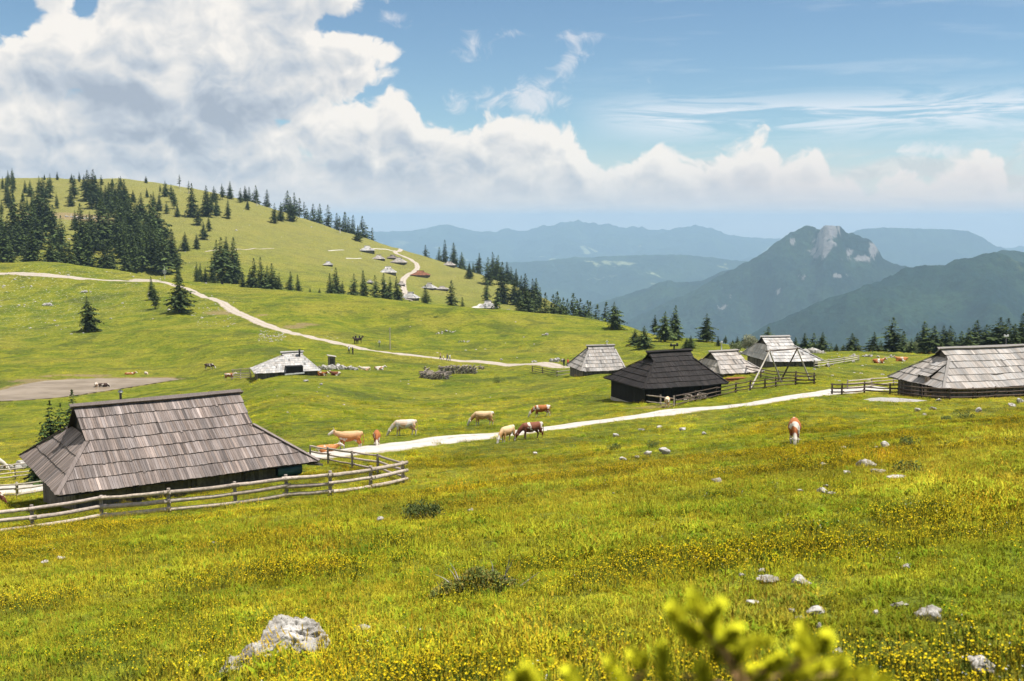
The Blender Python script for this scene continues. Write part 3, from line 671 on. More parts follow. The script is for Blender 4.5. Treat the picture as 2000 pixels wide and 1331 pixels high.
for k, (d_, l_) in {'near': ((.095, .073, .063), (.32, .265, .24)), 'dark': ((.010, .0085, .008), (.032, .026, .0245)), 'pale': ((.26, .225, .195), (.50, .455, .415)),
                    'grey': ((.24, .215, .195), (.46, .425, .395)), 'white': ((.33, .31, .29), (.56, .535, .51)), 'rust': ((.16, .06, .03), (.30, .13, .07))}.items():
    SH[k] = (shingle('shingles_' + k, d_, l_, 'x'), shingle('shingles_end_' + k, d_, l_, 'y'))
m_wall = simple('weathered_boards', (.135, .118, .10), tint=True, var=.4, scale=5, bump=.4)
m_wall_dark = simple('tarred_boards', (.008, .0065, .006), tint=True, var=.4, scale=5)
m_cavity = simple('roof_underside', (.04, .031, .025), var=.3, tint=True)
m_rail = simple('fence_wood', (.37, .315, .27), tint=True, var=.45, scale=6, bump=.5)
m_rail_dark = simple('fence_wood_dark', (.085, .062, .048), tint=True, var=.4, scale=6)
m_rail_pale = simple('fence_wood_pale', (.40, .36, .30), tint=True, var=.3, scale=6)
m_found = simple('lime_plaster', (.35, .32, .27), var=.25, scale=1.5)
m_metal = simple('stovepipe_metal', (.22, .22, .23), rough=.45, metal=.7)
m_black = simple('black_iron', (.02, .02, .02), rough=.6)
m_white = simple('white_sheet_metal', (.6, .6, .58), rough=.5)
m_tank = simple('blue_plastic', (.018, .075, .12), rough=.4, spec=.5)
m_log = simple('split_logs', (.20, .17, .145), tint=True, var=.4, scale=9)
m_glass = simple('window_glass', (.02, .025, .03), rough=.1, spec=.6)

def hut_frame(q):
    cx, cy_, ze, yaw, a, b, h, r0, r1, g, gx = q
    z0 = hz(cx, cy_)
    M = Matrix.Translation((cx, cy_, z0)) @ Matrix.Rotation(yaw, 4, 'Z')
    return M, ze - z0
def local_x(q, px, y, z):            # place along the ridge that shows under photo column px
    M, e = hut_frame(q); best = None
    for i in range(-120, 121):
        x = i * .1; X = proj(M @ Vector((x, y, z)))[0]
        if best is None or abs(X - px) < best[0]: best = (abs(X - px), x)
    return best[1]
def slope_rows(mb, O, ex, ev, N, Lv, xl, xr, rows, bw, cavity, rnd, lift=.085, holes=(), base=.8, spread=.34):
    """one roof face: courses of boards laid up the slope, each lower edge standing proud of the course below"""
    vs = [Lv * i / rows for i in range(rows + 1)]
    for i in range(rows):
        vb, vt = vs[i], vs[i + 1]; L, Rr = xl(vb), xr(vb); x = L; j0 = rnd.random() * 40
        edges = [L]
        while True:
            x += bw * rnd.uniform(.7, 1.35)
            if x > Rr - bw * .5: edges.append(Rr); break
            edges.append(x)
        def top(x):                  # how far up this course the face reaches at x
            lo, hi = vb, vt
            if xl(vt) <= x <= xr(vt): return vt
            for _ in range(14):
                m = (lo + hi) / 2
                if xl(m) <= x <= xr(m): lo = m
                else: hi = m
            return lo
        for k in range(len(edges) - 1):
            x0, x1 = edges[k] + .006, edges[k + 1] - .006
            xm = (x0 + x1) / 2; skip = False
            for (hx0, hx1, hv) in holes:
                if hx0 < xm < hx1 and (vb + vt) / 2 < hv: skip = True
            if skip: continue
            t0, t1 = top(x0), top(x1); over = min(.06, .2 * (vt - vb)) if (t0 >= vt and t1 >= vt) else 0
            lf = lift + rnd.uniform(-.014, .014); dr = rnd.uniform(-.02, .02); tk = .035
            P = lambda x, v, w: O + ex * x + ev * v + N * w
            if rnd.random() < .02: dr -= rnd.uniform(.04, .12)
            tv = base * (1 - spread + 2 * spread * rnd.random() ** 1.2) * (1 + .22 * math.sin(xm * 1.7 + j0) * math.sin(xm * .63 + j0 * 2))
            wmt = rnd.uniform(-.04, .05)
            if rnd.random() < .025: tv *= .45
            elif rnd.random() < .02: tv *= 1.5
            mb.col = (tv * (1 + wmt), tv, tv * (1 - wmt)); mb.cur = 0
            f = lambda t: lf + (.012 - lf) * (t - vb) / (vt - vb)
            a_, b_, c_, d_ = P(x0, vb + dr, lf), P(x1, vb + dr, lf), P(x1, t1 + over, f(t1)), P(x0, t0 + over, f(t0))
            a2, b2, c2, d2 = P(x0, vb + dr, lf - tk), P(x1, vb + dr, lf - tk), P(x1, t1 + over, f(t1) - tk), P(x0, t0 + over, f(t0) - tk)
            mb.face((a_, b_, c_, d_)); mb.face((b2, a2, d2, c2)); mb.face((a2, b2, b_, a_)); mb.face((b2, c2, c_, b_)); mb.face((d2, a2, a_, d_))
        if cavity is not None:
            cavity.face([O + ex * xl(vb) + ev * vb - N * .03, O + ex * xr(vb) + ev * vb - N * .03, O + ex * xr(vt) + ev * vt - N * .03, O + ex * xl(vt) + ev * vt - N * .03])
def board_wall(mb, a, b, z0, z1, w, rnd, base=1.0):     # upright boards from a to b
    a, b = Vector(a), Vector(b); n = max(1, int((b - a).length / w)); d = (b - a) / n; nrm = Vector((d.y, -d.x, 0)).normalized()
    for i in range(n):
        p = a + d * i; o = nrm * rnd.uniform(0, .02); tv = base * rnd.uniform(.6, 1.3); mb.col = (tv, tv, tv)
        mb.box(((p + d / 2).x + o.x, (p + d / 2).y + o.y, (z0 + z1) / 2), (d.length - .012, .05, z1 - z0), Matrix.Rotation(math.atan2(d.y, d.x), 3, 'Z'))
def hut(label, q, style, rows=7, bw=.2, group=None, seed=1, wallmat=None, open_=None, oval=0.0, inset=(.75, .65), windows=(), gable_rec=.45, found=False, lift=.085, caps=True):
    rnd = random.Random(seed); cx, cy_, ze, yaw, a, b, h, r0, r1, g, gx = q
    M, E0 = hut_frame(q)
    root = empty('shepherd_hut', M.translation, yaw); tag(root, label, 'hut', group)
    mf, me_ = SH[style]; wm_ = wallmat or m_wall
    up = Vector((0, 0, 1)); Ls = math.hypot(b, h); vg = Ls * (1 - g)
    roof = MB(); cav = MB()
    def lerp(x0, x1, t): return x0 + (x1 - x0) * t
    xl = lambda v: lerp(-a, -r0 + gx, v / vg) if v < vg else lerp(-r0 + gx, -r0, (v - vg) / max(Ls - vg, 1e-6))
    xr = lambda v: lerp(a, r1 - gx, v / vg) if v < vg else lerp(r1 - gx, r1, (v - vg) / max(Ls - vg, 1e-6))
    holes = [(open_[0], open_[1], open_[2] * Ls)] if open_ else []
    for s in (1, -1):                                   # front and back slopes
        ev = Vector((0, s * b, h)).normalized(); N = Vector((0, -s * h, b)).normalized()
        ex = Vector((1, 0, 0))
        slope_rows(roof, Vector((0, -s * b, E0)), ex, ev, N, Ls, xl, xr, rows, bw, cav, rnd, lift, holes if s == 1 else (), .85, .34 if style in ('near', 'dark') else .17)
    for s, rr in ((-1, r0), (1, r1)):                   # hipped ends under the gables
        xg = s * (rr - gx); run = abs(s * a - xg); hg = h * (1 - g); Lh = math.hypot(run, hg)
        ev = Vector((-s * run, 0, hg)).normalized(); N = Vector((s * hg, 0, run)).normalized()
        yb, yt = b, b * g
        Lx = Lh + .25
        yl = lambda v: -lerp(yb, yt, min(v / Lh, 1)); yr = lambda v: lerp(yb, yt, min(v / Lh, 1))
        tmp = MB(); n0 = max(2, round(rows * (1 - g) * Lh / vg * .95))
        slope_rows(tmp, Vector((s * a, 0, E0)), Vector((0, 1, 0)), ev, N, Lx, yl, yr, n0, bw, cav, rnd, lift, (), .85, .34 if style in ('near', 'dark') else .17)
        o_ = len(roof.v); roof.v += tmp.v; roof.f += [tuple(i + o_ for i in f) for f in tmp.f]; roof.m += [1] * len(tmp.f); roof.c += tmp.c
    def warp(P):
        P = np.array(P); P[:, 2] += .08 * perlin(P[:, 0] * .33 + seed * 3.1, P[:, 1] * .4 + 2.2) + .022 * perlin(P[:, 0] * 1.3 + seed, P[:, 1] * 1.3) - (.06 * np.cos(P[:, 0] / a * 1.57) if bw < .5 else 0)
        return [tuple(q) for q in P]
    roof.v = warp(roof.v)
    ro = roof.build('roof', [mf, me_], root)
    if caps:
        cp = MB()
        for s, rr in ((-1, r0), (1, r1)):
            for t_ in (-1, 1):
                p0 = Vector((s * (a + .02), t_ * (b + .02), E0 + .10)); p1 = Vector((s * (rr - gx), t_ * b * g, E0 + h * (1 - g) + .13))
                tv = rnd.uniform(.65, .95); cp.col = (tv, tv, tv); n_ = 3
                cp = MB(); cp.col = (tv, tv, tv); cp.beam(p0, p1, .26, .05); cp.v = warp(cp.v); cp.build('hip_board', [mf], ro)
    rc = MB(); tv = .8; rc.col = (tv, tv, tv)
    [rc.beam((-r0 - .15 + (r0 + r1 + .3) * k / 6, -.14, E0 + h + .03), (-r0 - .15 + (r0 + r1 + .3) * (k + 1) / 6, -.14, E0 + h + .03), .36, .07, Vector((0, .55, .8))) for k in range(6)]; rc.v = warp(rc.v)
    rc.build('ridge_board', [mf], ro); rc = MB(); rc.col = (.6, .6, .6); rc.beam((-r0 - .15, .12, E0 + h + .05), (r1 + .15, .12, E0 + h + .05), .36, .07, Vector((0, -.55, .8)))
    rc.build('ridge_board', [mf], ro)
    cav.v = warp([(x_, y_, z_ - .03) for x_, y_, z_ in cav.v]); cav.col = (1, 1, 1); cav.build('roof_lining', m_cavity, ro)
    for s, rr in ((-1, r0), (1, r1)):                   # boarded gable triangles, set back under the verge
        gb = MB(); xg = s * (rr - gx - gable_rec); yw = b * g * .97; zb = E0 + h * (1 - g) - .12; n_ = 7
        for k in range(n_):
            y0, y1 = -yw + 2 * yw * k / n_, -yw + 2 * yw * (k + 1) / n_
            zt = lambda y: E0 + h - .06 - abs(y) / (b * g) * h * g * .99
            tv = rnd.uniform(.5, 1.1); gb.col = (tv, tv, tv)
            gb.face([(xg, y0, zb), (xg, y1, zb), (xg, y1, max(zt(y1), zb)), (xg, (y0 + y1) / 2, max(zt((y0 + y1) / 2), zb)), (xg, y0, max(zt(y0), zb))])
        gb.build('gable', wm_, root)
    wl = MB(); ax, bx = a - inset[0], b - inset[1]
    zlow = min(hz(*(M @ Vector((sx * ax, sy * bx, 0))).xy) for sx in (-1, 1) for sy in (-1, 1)) - M.translation.z
    ztop = E0 + min(inset) * h / b * .55
    zf = zlow + .45 if found else zlow - .4
    for p, r_ in (((-ax, -bx, 0), (ax, -bx, 0)), ((ax, -bx, 0), (ax, bx, 0)), ((ax, bx, 0), (-ax, bx, 0)), ((-ax, bx, 0), (-ax, -bx, 0))):
        board_wall(wl, p, r_, zf, ztop, .28, rnd)
    wl.build('wall', wm_, root)
    if found:
        fd = MB(); fd.box((0, 0, (zlow - .8 + zf) / 2), (2 * ax + .1, 2 * bx + .1, zf - zlow + .8)); fd.build('foundation', m_found, root)
    ps = MB(); ps.col = (.8, .8, .8)
    for k in range(5):                                   # posts carrying the eaves
        x = -ax + 2 * ax * k / 4; ps2 = MB(); ps2.col = (.7, .7, .7); ps2.box((x, -bx - .12, (zlow - .4 + E0) / 2), (.17, .17, E0 - zlow + .4)); ps2.build('post', wm_, root)
    if open_:
        x0, x1, v = open_; dk = MB(); y = -b + v * b + .02; dk.col = (.35, .35, .35)
        board_wall(dk, (x0 - .2, y + .2, 0), (x1 + .2, y + .2, 0), zlow, E0 + v * h, .25, rnd, .35); dk.build('porch_wall', m_wall_dark, root)
    return root, E0
def pipe(root, x, y, z0, z1, r, mat, cap=True, name='chimney', arms=False):
    mb = MB(); mb.tube([(x, y, z0), (x, y, z1)], [r, r], 10)
    if cap:
        mb.tube([(x, y, z1 + .06), (x, y, z1 + .10), (x, y, z1 + .24)], [r * 2.1, r * 2.1, r * .3], 10)
        for k in range(3):
            an = k * 2.1; mb.beam((x + r * math.cos(an), y + r * math.sin(an), z1 - .05), (x + r * math.cos(an), y + r * math.sin(an), z1 + .08), .02, .02)
    if arms: mb.box((x, y, z1 - .12), (1.0, .16, .16)); mb.box((x - .42, y, z1 - .05), (.16, .2, .36)); mb.box((x + .42, y, z1 - .05), (.16, .2, .36))
    return mb.build(name, mat, root, True)

Q = {
 'near': [-22.506, 69.007, -15.528, 0.584, 7.944, 6.132, 3.981, 5.706, 4.95, 0.454, 0.132],
 'dark': [17.897, 124.569, -18.704, 0.399, 5.602, 4.766, 3.457, 2.359, 3.486, 0.262, 0.246],
 'grey': [14.219, 180.904, -24.878, 0.253, 3.928, 4.047, 3.707, 1.585, 3.265, 0.171, 0.089],
 'mid': [31.215, 155.16, -21.595, 0.408, 3.644, 4.125, 2.67, 2.885, 1.937, 0.502, .05],
 'big': [41.941, 166.075, -21.238, 0.211, 4.288, 5.296, 3.25, 3.447, 1.244, 0.405, 0.073],
 'right': [50.748, 114.844, -17.13, 0.274, 8.5, 4.709, 3.524, 5.53, 6.5, 0.304, 0.075],
 'left': [-40.296, 189.504, -26.38, 0.332, 5.803, 3.819, 3.02, 0.645, 3.148, 0.16, 0.1]}
r, e = hut('large brown-grey shingled hut nearest the camera, behind the rail fence', Q['near'], 'near', 7, .15, seed=3, wallmat=m_wall, inset=(1.2, .9), lift=.075)
q = Q['near']; x = local_x(q, 236, .5, e + q[6]); pipe(r, x, .5, e + q[6] - .5, e + q[6] + .55, .075, m_metal)
tk = MB(); tk.tube([(q[4] - 2.6, -q[5] + .75, e - .42), (q[4] - 2.55, -q[5] + .75, e - .42), (q[4] - 1.0, -q[5] + .75, e - .42), (q[4] - .95, -q[5] + .75, e - .42)], [.3, .42, .42, .3], 16)
M0, _ = hut_frame(q)
tb = tk.mesh('water_tank', m_tank, True); to = link('water_tank', tb, None, None, M0.translation, q[3]); tag(to, 'blue water tank under the right end of the eaves of the nearest hut', 'tank')
st = MB(); random.seed(5)
for k in range(7): st.beam((q[4] - .7 - .06 * k, -q[5] + .2 + k * .5, e - .12 + .02 * k), (q[4] + .35, -q[5] + .2 + k * .5, e - .30), .09, .12)
st.build('rafter', m_wall, r)
r, e = hut('black-tarred hut with dark brown roof, cow at its fence', Q['dark'], 'dark', 7, .2, seed=4, wallmat=m_wall_dark, found=True, inset=(.65, .8)); q = Q['dark']
x = local_x(q, 1318, 0, e + q[6]); pipe(r, x, .2, e + q[6] - .3, e + q[6] + .75, .09, m_black, False, arms=True)
r, e = hut('pale rounded hut with a white cross-shaped finial on its roof', Q['grey'], 'grey', 7, .24, seed=5, inset=(.5, .5)); q = Q['grey']
x = local_x(q, 1186, 0, e + q[6])
fn = MB(); fn.box((x, .1, e + q[6] + .35), (.1, .1, 1.1)); fn.box((x, .1, e + q[6] + .62), (.52, .08, .1)); fn.build('finial', m_white, r)
r, e = hut('small pale hut with open dark gable between the black hut and the timber swing frame', Q['mid'], 'pale', 5, .26, seed=6); q = Q['mid']
x = local_x(q, 1409, .6, e + q[6]); pipe(r, x, .6, e + q[6] - .4, e + q[6] + 1.2, .08, m_white)
r, e = hut('tall pale hut behind the timber swing frame', Q['big'], 'white', 8, .26, seed=7)
r, e = hut('long light grey hut cut by the right photo edge, with a dormer entrance', Q['right'], 'grey', 6, .24, seed=8, inset=(.9, .7)); q = Q['right']
x = local_x(q, 1964, .8, e + q[6]); pipe(r, x, .8, e + q[6] - .5, e + q[6] + 1.0, .05, m_metal, False)
tp = MB(); tp.box((x, .8, e + q[6] + 1.02), (.5, .16, .12)); tp.box((x - .22, .8, e + q[6] + 1.12), (.1, .14, .14)); tp.box((x + .22, .8, e + q[6] + 1.12), (.1, .14, .14)); tp.build('chimney_cowl', m_white, r)
# its entrance: a shed dormer standing out of the left end of the roof, on a pale post
a, b, h = q[4], q[5], q[6]; runx = a - (q[7] - q[10]); hg = h * (1 - q[9])
y0, y1 = -1.75, .35; xt = -a + runx * .82; zt = e + hg * .82 + .12; xb = -a + .35; zb = e + hg * .30 + .12
dr = MB(); rnd = random.Random(3); dd_ = Vector((xt - xb, 0, zt - zb)); Nd = Vector((-dd_.z, 0, dd_.x)).normalized()
slope_rows(dr, Vector((xb, 0, zb)), Vector((0, 1, 0)), dd_.normalized(), Nd, dd_.length, lambda v: y0, lambda v: y1, 4, .26, None, rnd, .07)
dr.m = [0] * len(dr.f); dr.build('porch_roof', [SH['grey'][1]], r)
sl_ = lambda x: e + hg * (x + a) / runx - .05
for y in (y0 + .12, y1 - .12):
    sd = MB(); sd.col = (.16, .15, .14); xs = [xb + .25 + (xt - xb - .3) * k / 5 for k in range(6)]
    for k in range(5):
        f_ = lambda x: zb + (zt - zb) * (x - xb) / (xt - xb) - .05
        sd.face([(xs[k], y, sl_(xs[k]) - .3), (xs[k + 1], y, sl_(xs[k + 1]) - .3), (xs[k + 1], y, max(f_(xs[k + 1]), sl_(xs[k + 1]))), (xs[k], y, f_(xs[k]))])
    sd.build('porch_side', m_wall_dark, r)
bk = MB(); bk.col = (.2, .18, .16); bk.face([(xb + .5, y0 + .1, e - 1.5), (xb + .5, y1 - .1, e - 1.5), (xb + .5, y1 - .1, zb), (xb + .5, y0 + .1, zb)]); bk.build('porch_door', m_wall_dark, r)
pw = MB(); pw.col = (.6, .55, .5); pw.box((xb + .1, y0 + .25, (e - 1.9 + zb) / 2), (.3, .42, zb - e + 1.9)); pw.build('porch_post', m_rail, r)
r, e = hut('low whitish hut by the pond path, dark porch in its front roof', Q['left'], 'white', 9, .3, seed=9, open_=None, lift=.05, caps=False); q = Q['left']
xo0, xo1 = local_x(q, 557, -3.2, e + .6), local_x(q, 590, -3.2, e + .6)
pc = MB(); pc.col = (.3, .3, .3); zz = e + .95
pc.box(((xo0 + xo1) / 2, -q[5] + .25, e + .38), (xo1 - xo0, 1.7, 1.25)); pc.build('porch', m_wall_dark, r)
lt = MB(); lt.col = (1, 1, 1); lt.beam((xo0 - .3, -q[5] - .72, e - .32), (xo1 + .2, -q[5] - .72, e - .18), .12, .22); lt.build('porch_rail', m_white, r)
x = local_x(q, 585, -.9, e + q[6] - .5); pipe(r, x, -.9, e + q[6] - 1.0, e + q[6] + .35, .16, m_black)

# ------------------------------------------------------------------ the hamlet on the far hillside: (base x, y, width in photo pixels, turn, height ratio, style, label)
VILL = [(716, 494, 29, .25, .36, 'white', 'topmost pale hut of the far hamlet, left of the track head'),
 (739, 508, 25, .15, .36, 'pale', 'pale hut of the far hamlet just left of the brown-roofed one'),
 (766, 507, 22, .3, .3, 'near', 'brownish hut squeezed between two pale ones in the far hamlet'),
 (778, 516, 30, -.2, .36, 'pale', 'pale hut of the far hamlet right beside the winding track bend'),
 (757, 535, 33, .1, .4, 'white', 'two-storey pale hut at the centre of the far hamlet, above the spruces'),
 (820, 542, 37, -.15, .26, 'rust', 'long hut with rust-red roof right of the winding track'),
 (640, 520, 20, .2, .38, 'white', 'lone whitish hut out on the open slope left of the far hamlet'),
 (877, 521, 24, -.3, .34, 'pale', 'small hut beside the skyline spruces right of the far hamlet'),
 (838, 566, 27, -.5, .42, 'white', 'white-roofed hut below the rust-red one, left of a flat-roofed neighbour'),
 (863, 568, 26, -.1, .24, 'pale', 'low flat-looking hut right beside a white-roofed hut below the far hamlet'),
 (801, 586, 33, -.35, .4, 'white', 'hut at the foot of the winding track, half behind dark spruces'),
 (783, 559, 18, .1, .35, 'pale', 'little hut hidden among the spruces left of the winding track'),
 (722, 555, 14, .1, .35, 'white', 'tiny light hut peeping between the tall spruces below the far hamlet'),
 (953, 607, 38, -.2, .4, 'white', 'large pale hut at the ridge line beside the lower track'),
 (993, 606, 16, .2, .36, 'white', 'small pale hut rightmost on the far ridge line')]
for i, (x, y, w, yaw, hr, sty, lab) in enumerate(VILL):
    p = ground(x, y) if y < 600 else at(x, 580, y)
    D = p.y; L = w / F * D * .52; b = L * .62; cx, cyy = p.x, p.y + b * .9
    q = [cx, cyy, max(hz(cx, cyy), hz(cx, cyy + b * .8) - .3) + .75, yaw, L, b, L * 2 * hr * .82, L * .36, L * .36, .3, .1]
    hut(lab, q, sty, 4, .8, 'huts of the far hamlet', 20 + i, lift=.12, inset=(.7, .6), caps=False)

# ------------------------------------------------------------------ fences, swing frame, shed, wood piles, posts
def fence(label, pts, hs, ph, pr, rr, mat, seed=1, square=False, group=None, cat='fence', P3=None):
    rnd = random.Random(seed); P = P3 or [ground(x, y) for x, y in pts]
    root = empty('rail_fence', P[0]); tag(root, label, cat, group); o = P[0]
    for i, p in enumerate(P):
        mb = MB(); tv = rnd.uniform(.65, 1.0); mb.col = (tv, tv, tv); tp = p + Vector((rnd.uniform(-.03, .03), rnd.uniform(-.03, .03), ph + rnd.uniform(-.03, .08)))
        mb.tube([p - o - Vector((0, 0, .4)), p - o + Vector((0, 0, ph * .5)), tp - o], [pr, pr * .97, pr * .9], 4 if square else 8, True, .1)
        mb.build('post', mat, root)
    for i in range(len(P) - 1):
        a, b = P[i], P[i + 1]; d = (b - a).normalized(); sd = Vector((d.y, -d.x, 0)) * (pr + rr * .6)
        for hh in hs:
            mb = MB(); tv = rnd.uniform(.8, 1.25); mb.col = (tv, tv * rnd.uniform(.95, 1), tv * rnd.uniform(.88, .98))
            p0, p1 = a - o + sd + Vector((0, 0, hh + rnd.uniform(-.04, .04))) - d * .2, b - o + sd + Vector((0, 0, hh + rnd.uniform(-.04, .04))) + d * .2
            k0, k1 = rnd.uniform(.85, 1.15), rnd.uniform(.85, 1.15); n = 6
            mb.tube([p0.lerp(p1, k / n) + Vector((0, 0, -.03 * math.sin(math.pi * k / n) + rnd.uniform(-.012, .012))) for k in range(n + 1)], [rr * (k0 + (k1 - k0) * k / n) for k in range(n + 1)], 8, True, .12)
            mb.build('rail', mat, root, True)
    return root
fence('long three-rail pole fence along the front of the nearest hut, sweeping round its right corner', [(-150, 1062), (-60, 1048), (64, 1036), (199, 1014), (330, 1003), (460, 989), (560, 974), (645, 968), (724, 957), (787, 943)], (.24, .70, 1.14), 1.25, .10, .105, m_rail, 3)
fence('short three-rail pole fence closing the paddock behind the nearest hut', None, (.3, .7, 1.1), 1.2, .08, .07, m_rail, 4, P3=[ground(787, 943), ground(738, 925), ground(688, 915), ground(641, 907), ground(606, 901)])
fence('pale split-rail fence left of the nearest hut', [(-40, 975), (34, 974), (92, 966)], (.35, .7, 1.05), 1.15, .11, .06, m_rail_pale, 5, True)
fence('thin white pole fence at the far left, beyond the road', [(-30, 942), (30, 937), (82, 930)], (.3, .6, .95, 1.3), 1.3, .05, .045, m_rail_pale, 6)
fence('dark rail fence in front of the black hut, running right to the swing frame', [(1318, 794), (1358, 784), (1398, 776), (1437, 767), (1465, 763), (1494, 760), (1515, 756), (1554, 753), (1590, 751)], (.25, .65, 1.1), 1.2, .10, .06, m_rail_dark, 7, True)
fence('short broken rail fence at the corner of the black hut', [(1262, 788), (1290, 792), (1316, 795)], (.3, .95), 1.15, .09, .06, m_rail, 8, True)
fence('dark rail fence behind the swing frame below the pale huts', [(1404, 735), (1421, 733), (1455, 729), (1486, 738), (1520, 744), (1554, 745), (1590, 749)], (.35, .75, 1.15), 1.25, .1, .06, m_rail_dark, 9, True)
fence('pole fence with crossed stiles in front of the long right hut', [(1625, 771), (1644, 771), (1688, 768), (1738, 771), (1755, 771), (1800, 778), (1855, 781), (1900, 780), (1943, 778), (2000, 776), (2070, 774)], (.3, .7, 1.1), 1.2, .1, .075, m_rail_dark, 10, True)
fence('back run of the pole fence behind the field gate, left of the right hut', [(1655, 762), (1702, 757), (1745, 752), (1775, 752)], (.3, .7, 1.05), 1.15, .08, .06, m_rail, 11, True)
fence('dark pole fence running down to the left of the rounded pale hut', [(1040, 727), (1060, 731), (1088, 737)], (.3, .7, 1.1), 1.2, .08, .06, m_rail_dark, 12, True)
fence('white pole fence along the front of the rounded pale hut', [(1088, 737), (1119, 733), (1146, 731), (1170, 730), (1202, 728)], (.35, .95), 1.1, .07, .06, m_rail_pale, 13, True)
fence('low pole fence on the slope right of the tall pale hut', [(1590, 720), (1618, 716), (1648, 711), (1676, 706)], (.4, .75, 1.05), 1.2, .08, .07, m_rail_pale, 14, True)
fence('paddock fence of grey boards left of the low whitish hut', [(452, 741), (470, 741), (490, 741)], (.35, .7, 1.05), 1.15, .08, .07, m_rail, 15, True)
fence('back fence of grey boards behind the brown cow, left of the low whitish hut', [(455, 733), (470, 732), (488, 730)], (.35, .8, 1.1), 1.15, .08, .06, m_rail, 16, True)
# timber swing frame
D0 = 131.0
def P_at(x, y, D): return Vector((ucol(x, y) * D, D, ratio(y) * D))
tl, tr_ = P_at(1503, 686, 131), P_at(1557, 681.5, 134)
root = empty('swing_frame', ground(1525, 752)); tag(root, 'tall timber swing frame of crossed pale poles beside the dark fence', 'swing'); o = root.location
mb = MB(); mb.tube([tl - o - (tr_ - tl) * .12, tr_ - o + (tr_ - tl) * .1], [.09, .08], 8); mb.build('top_beam', m_rail_dark, root)
for (t_, px, py, mt) in [(tl, 1461, 764, m_rail_pale), (tl, 1528, 748, m_rail_pale), (tr_, 1524, 742, m_rail_dark), (tr_, 1583, 742, m_rail_pale)]:
    g_ = ground(px, py); mb = MB(); mb.col = (.95, .95, .95); mb.tube([g_ - o - Vector((0, 0, .3)), t_ - o + (t_ - g_) * .03], [.11, .08], 8, True, .1); mb.build('leg', mt, root)
# outhouse behind the whitish hut
p = ground(648, 716); rnd = random.Random(2)
root = empty('outhouse', p, .25); tag(root, 'narrow plank outhouse with slanting roof behind the stone wall', 'shed')
mb = MB(); board_wall(mb, (-.65, -.6, 0), (.65, -.6, 0), -.3, 2.1, .2, rnd, 1.3); board_wall(mb, (.65, -.6, 0), (.65, .7, 0), -.3, 1.9, .2, rnd); board_wall(mb, (.65, .7, 0), (-.65, .7, 0), -.3, 1.8, .2, rnd); board_wall(mb, (-.65, .7, 0), (-.65, -.6, 0), -.3, 2.1, .2, rnd); mb.build('wall', m_wall, root)
mb = MB(); mb.col = (.9, .9, .9); mb.beam((-.9, 0, 2.35), (.9, 0, 2.0), 1.8, .08, Vector((0, 0, 1))); mb.build('roof', SH['pale'][0], root)
mb = MB(); mb.col = (.55, .55, .55); mb.box((0, -.66, .85), (.7, .05, 1.75)); mb.build('door', m_wall, root)
# stacked cordwood
m_logend = simple('log_ends', (.56, .50, .44), tint=True, var=.35, scale=12)
def pile(label, p, yaw, L, Wd, Hh, seed, jumble=.1):
    rnd = random.Random(seed); mb = MB(); r = .13; n = int(L / (2.1 * r)); m = int(Hh / (1.8 * r))
    M = Matrix.Translation(p) @ Matrix.Rotation(yaw, 4, 'Z')
    for j in range(m):
        for i in range(n):
            x = -L / 2 + (i + .5 * (j % 2)) * 2.1 * r + rnd.uniform(-.05, .05); z = r * .8 + j * 1.8 * r + rnd.uniform(-.04, .04)
            if j >= m - 2 and rnd.random() < .3 * (j - m + 3): continue
            rr = r * rnd.uniform(.6, 1.05); tv = rnd.uniform(.5, 1.4); mb.col = (tv, tv * .97, tv * .93); o_ = rnd.uniform(-.16, .16)
            w = M @ Vector((x, 0, 0)); zz = hz(w.x, w.y) - p.z; jx, jz = rnd.uniform(-jumble, jumble), rnd.uniform(-jumble * .6, jumble)
            n0 = len(mb.f); mb.cur = 0; mb.tube([(x - jx, -Wd / 2 + o_, z + zz), (x + jx, Wd / 2 + o_, z + zz + jz)], [rr, rr * .9], 6)
            mb.m[-1] = mb.m[-2] = 1
            if rnd.random() < .25: mb.m[-2] = 0
    o_ = link('wood_pile', mb.mesh('wood_pile', [m_log, m_logend]), None, None, p, yaw); tag(o_, label, 'wood pile', 'piles of cordwood on the pasture'); return o_
pile('jumbled low pile of cordwood, the front left one of three', ground(850, 741), -.62, 6.4, 1.6, 1.6, 1, .35)
pile('long straight stack of cordwood with round ends showing, the middle one of three', ground(896, 731), -.22, 7.6, 1.2, 1.7, 2)
pile('smallest stack of cordwood, at the right end behind the long one', ground(941, 722), -.1, 1.5, 1.0, .95, 3)
pile('small block of stacked wood standing behind the jumbled pile', ground(835, 727), -.3, 1.3, .9, 1.25, 4)
def pole_thing(name, label, cat, x, y, ytop, r, mat, arms=()):
    p = ground(x, y); h = (ratio(ytop) - ratio(y)) * p.y
    root = empty(name, p); tag(root, label, cat)
    mb = MB(); mb.tube([(0, 0, -.3), (0, 0, h)], [r, r * .7], 8); mb.build('pole', mat, root)
    for (f, w, t_) in arms:
        mb = MB(); mb.box((0, -.05, h * f), (w, .06, t_)); mb.build('signboard' if name == 'signpost' else 'crossarm', m_white if name == 'signpost' else mat, root)
pole_thing('utility_pole', 'thin grey wooden pole standing alone beside the upper road', 'pole', 762, 683, 640, .13, m_rail, [(.93, .7, .1)])
pole_thing('signpost', 'white signpost with several arms at the forest edge by the road bend', 'signpost', 322, 546, 521, .09, m_white, [(.55, 1.5, .3), (.66, 1.7, .3), (.45, 1.2, .25), (.95, .3, .3)])
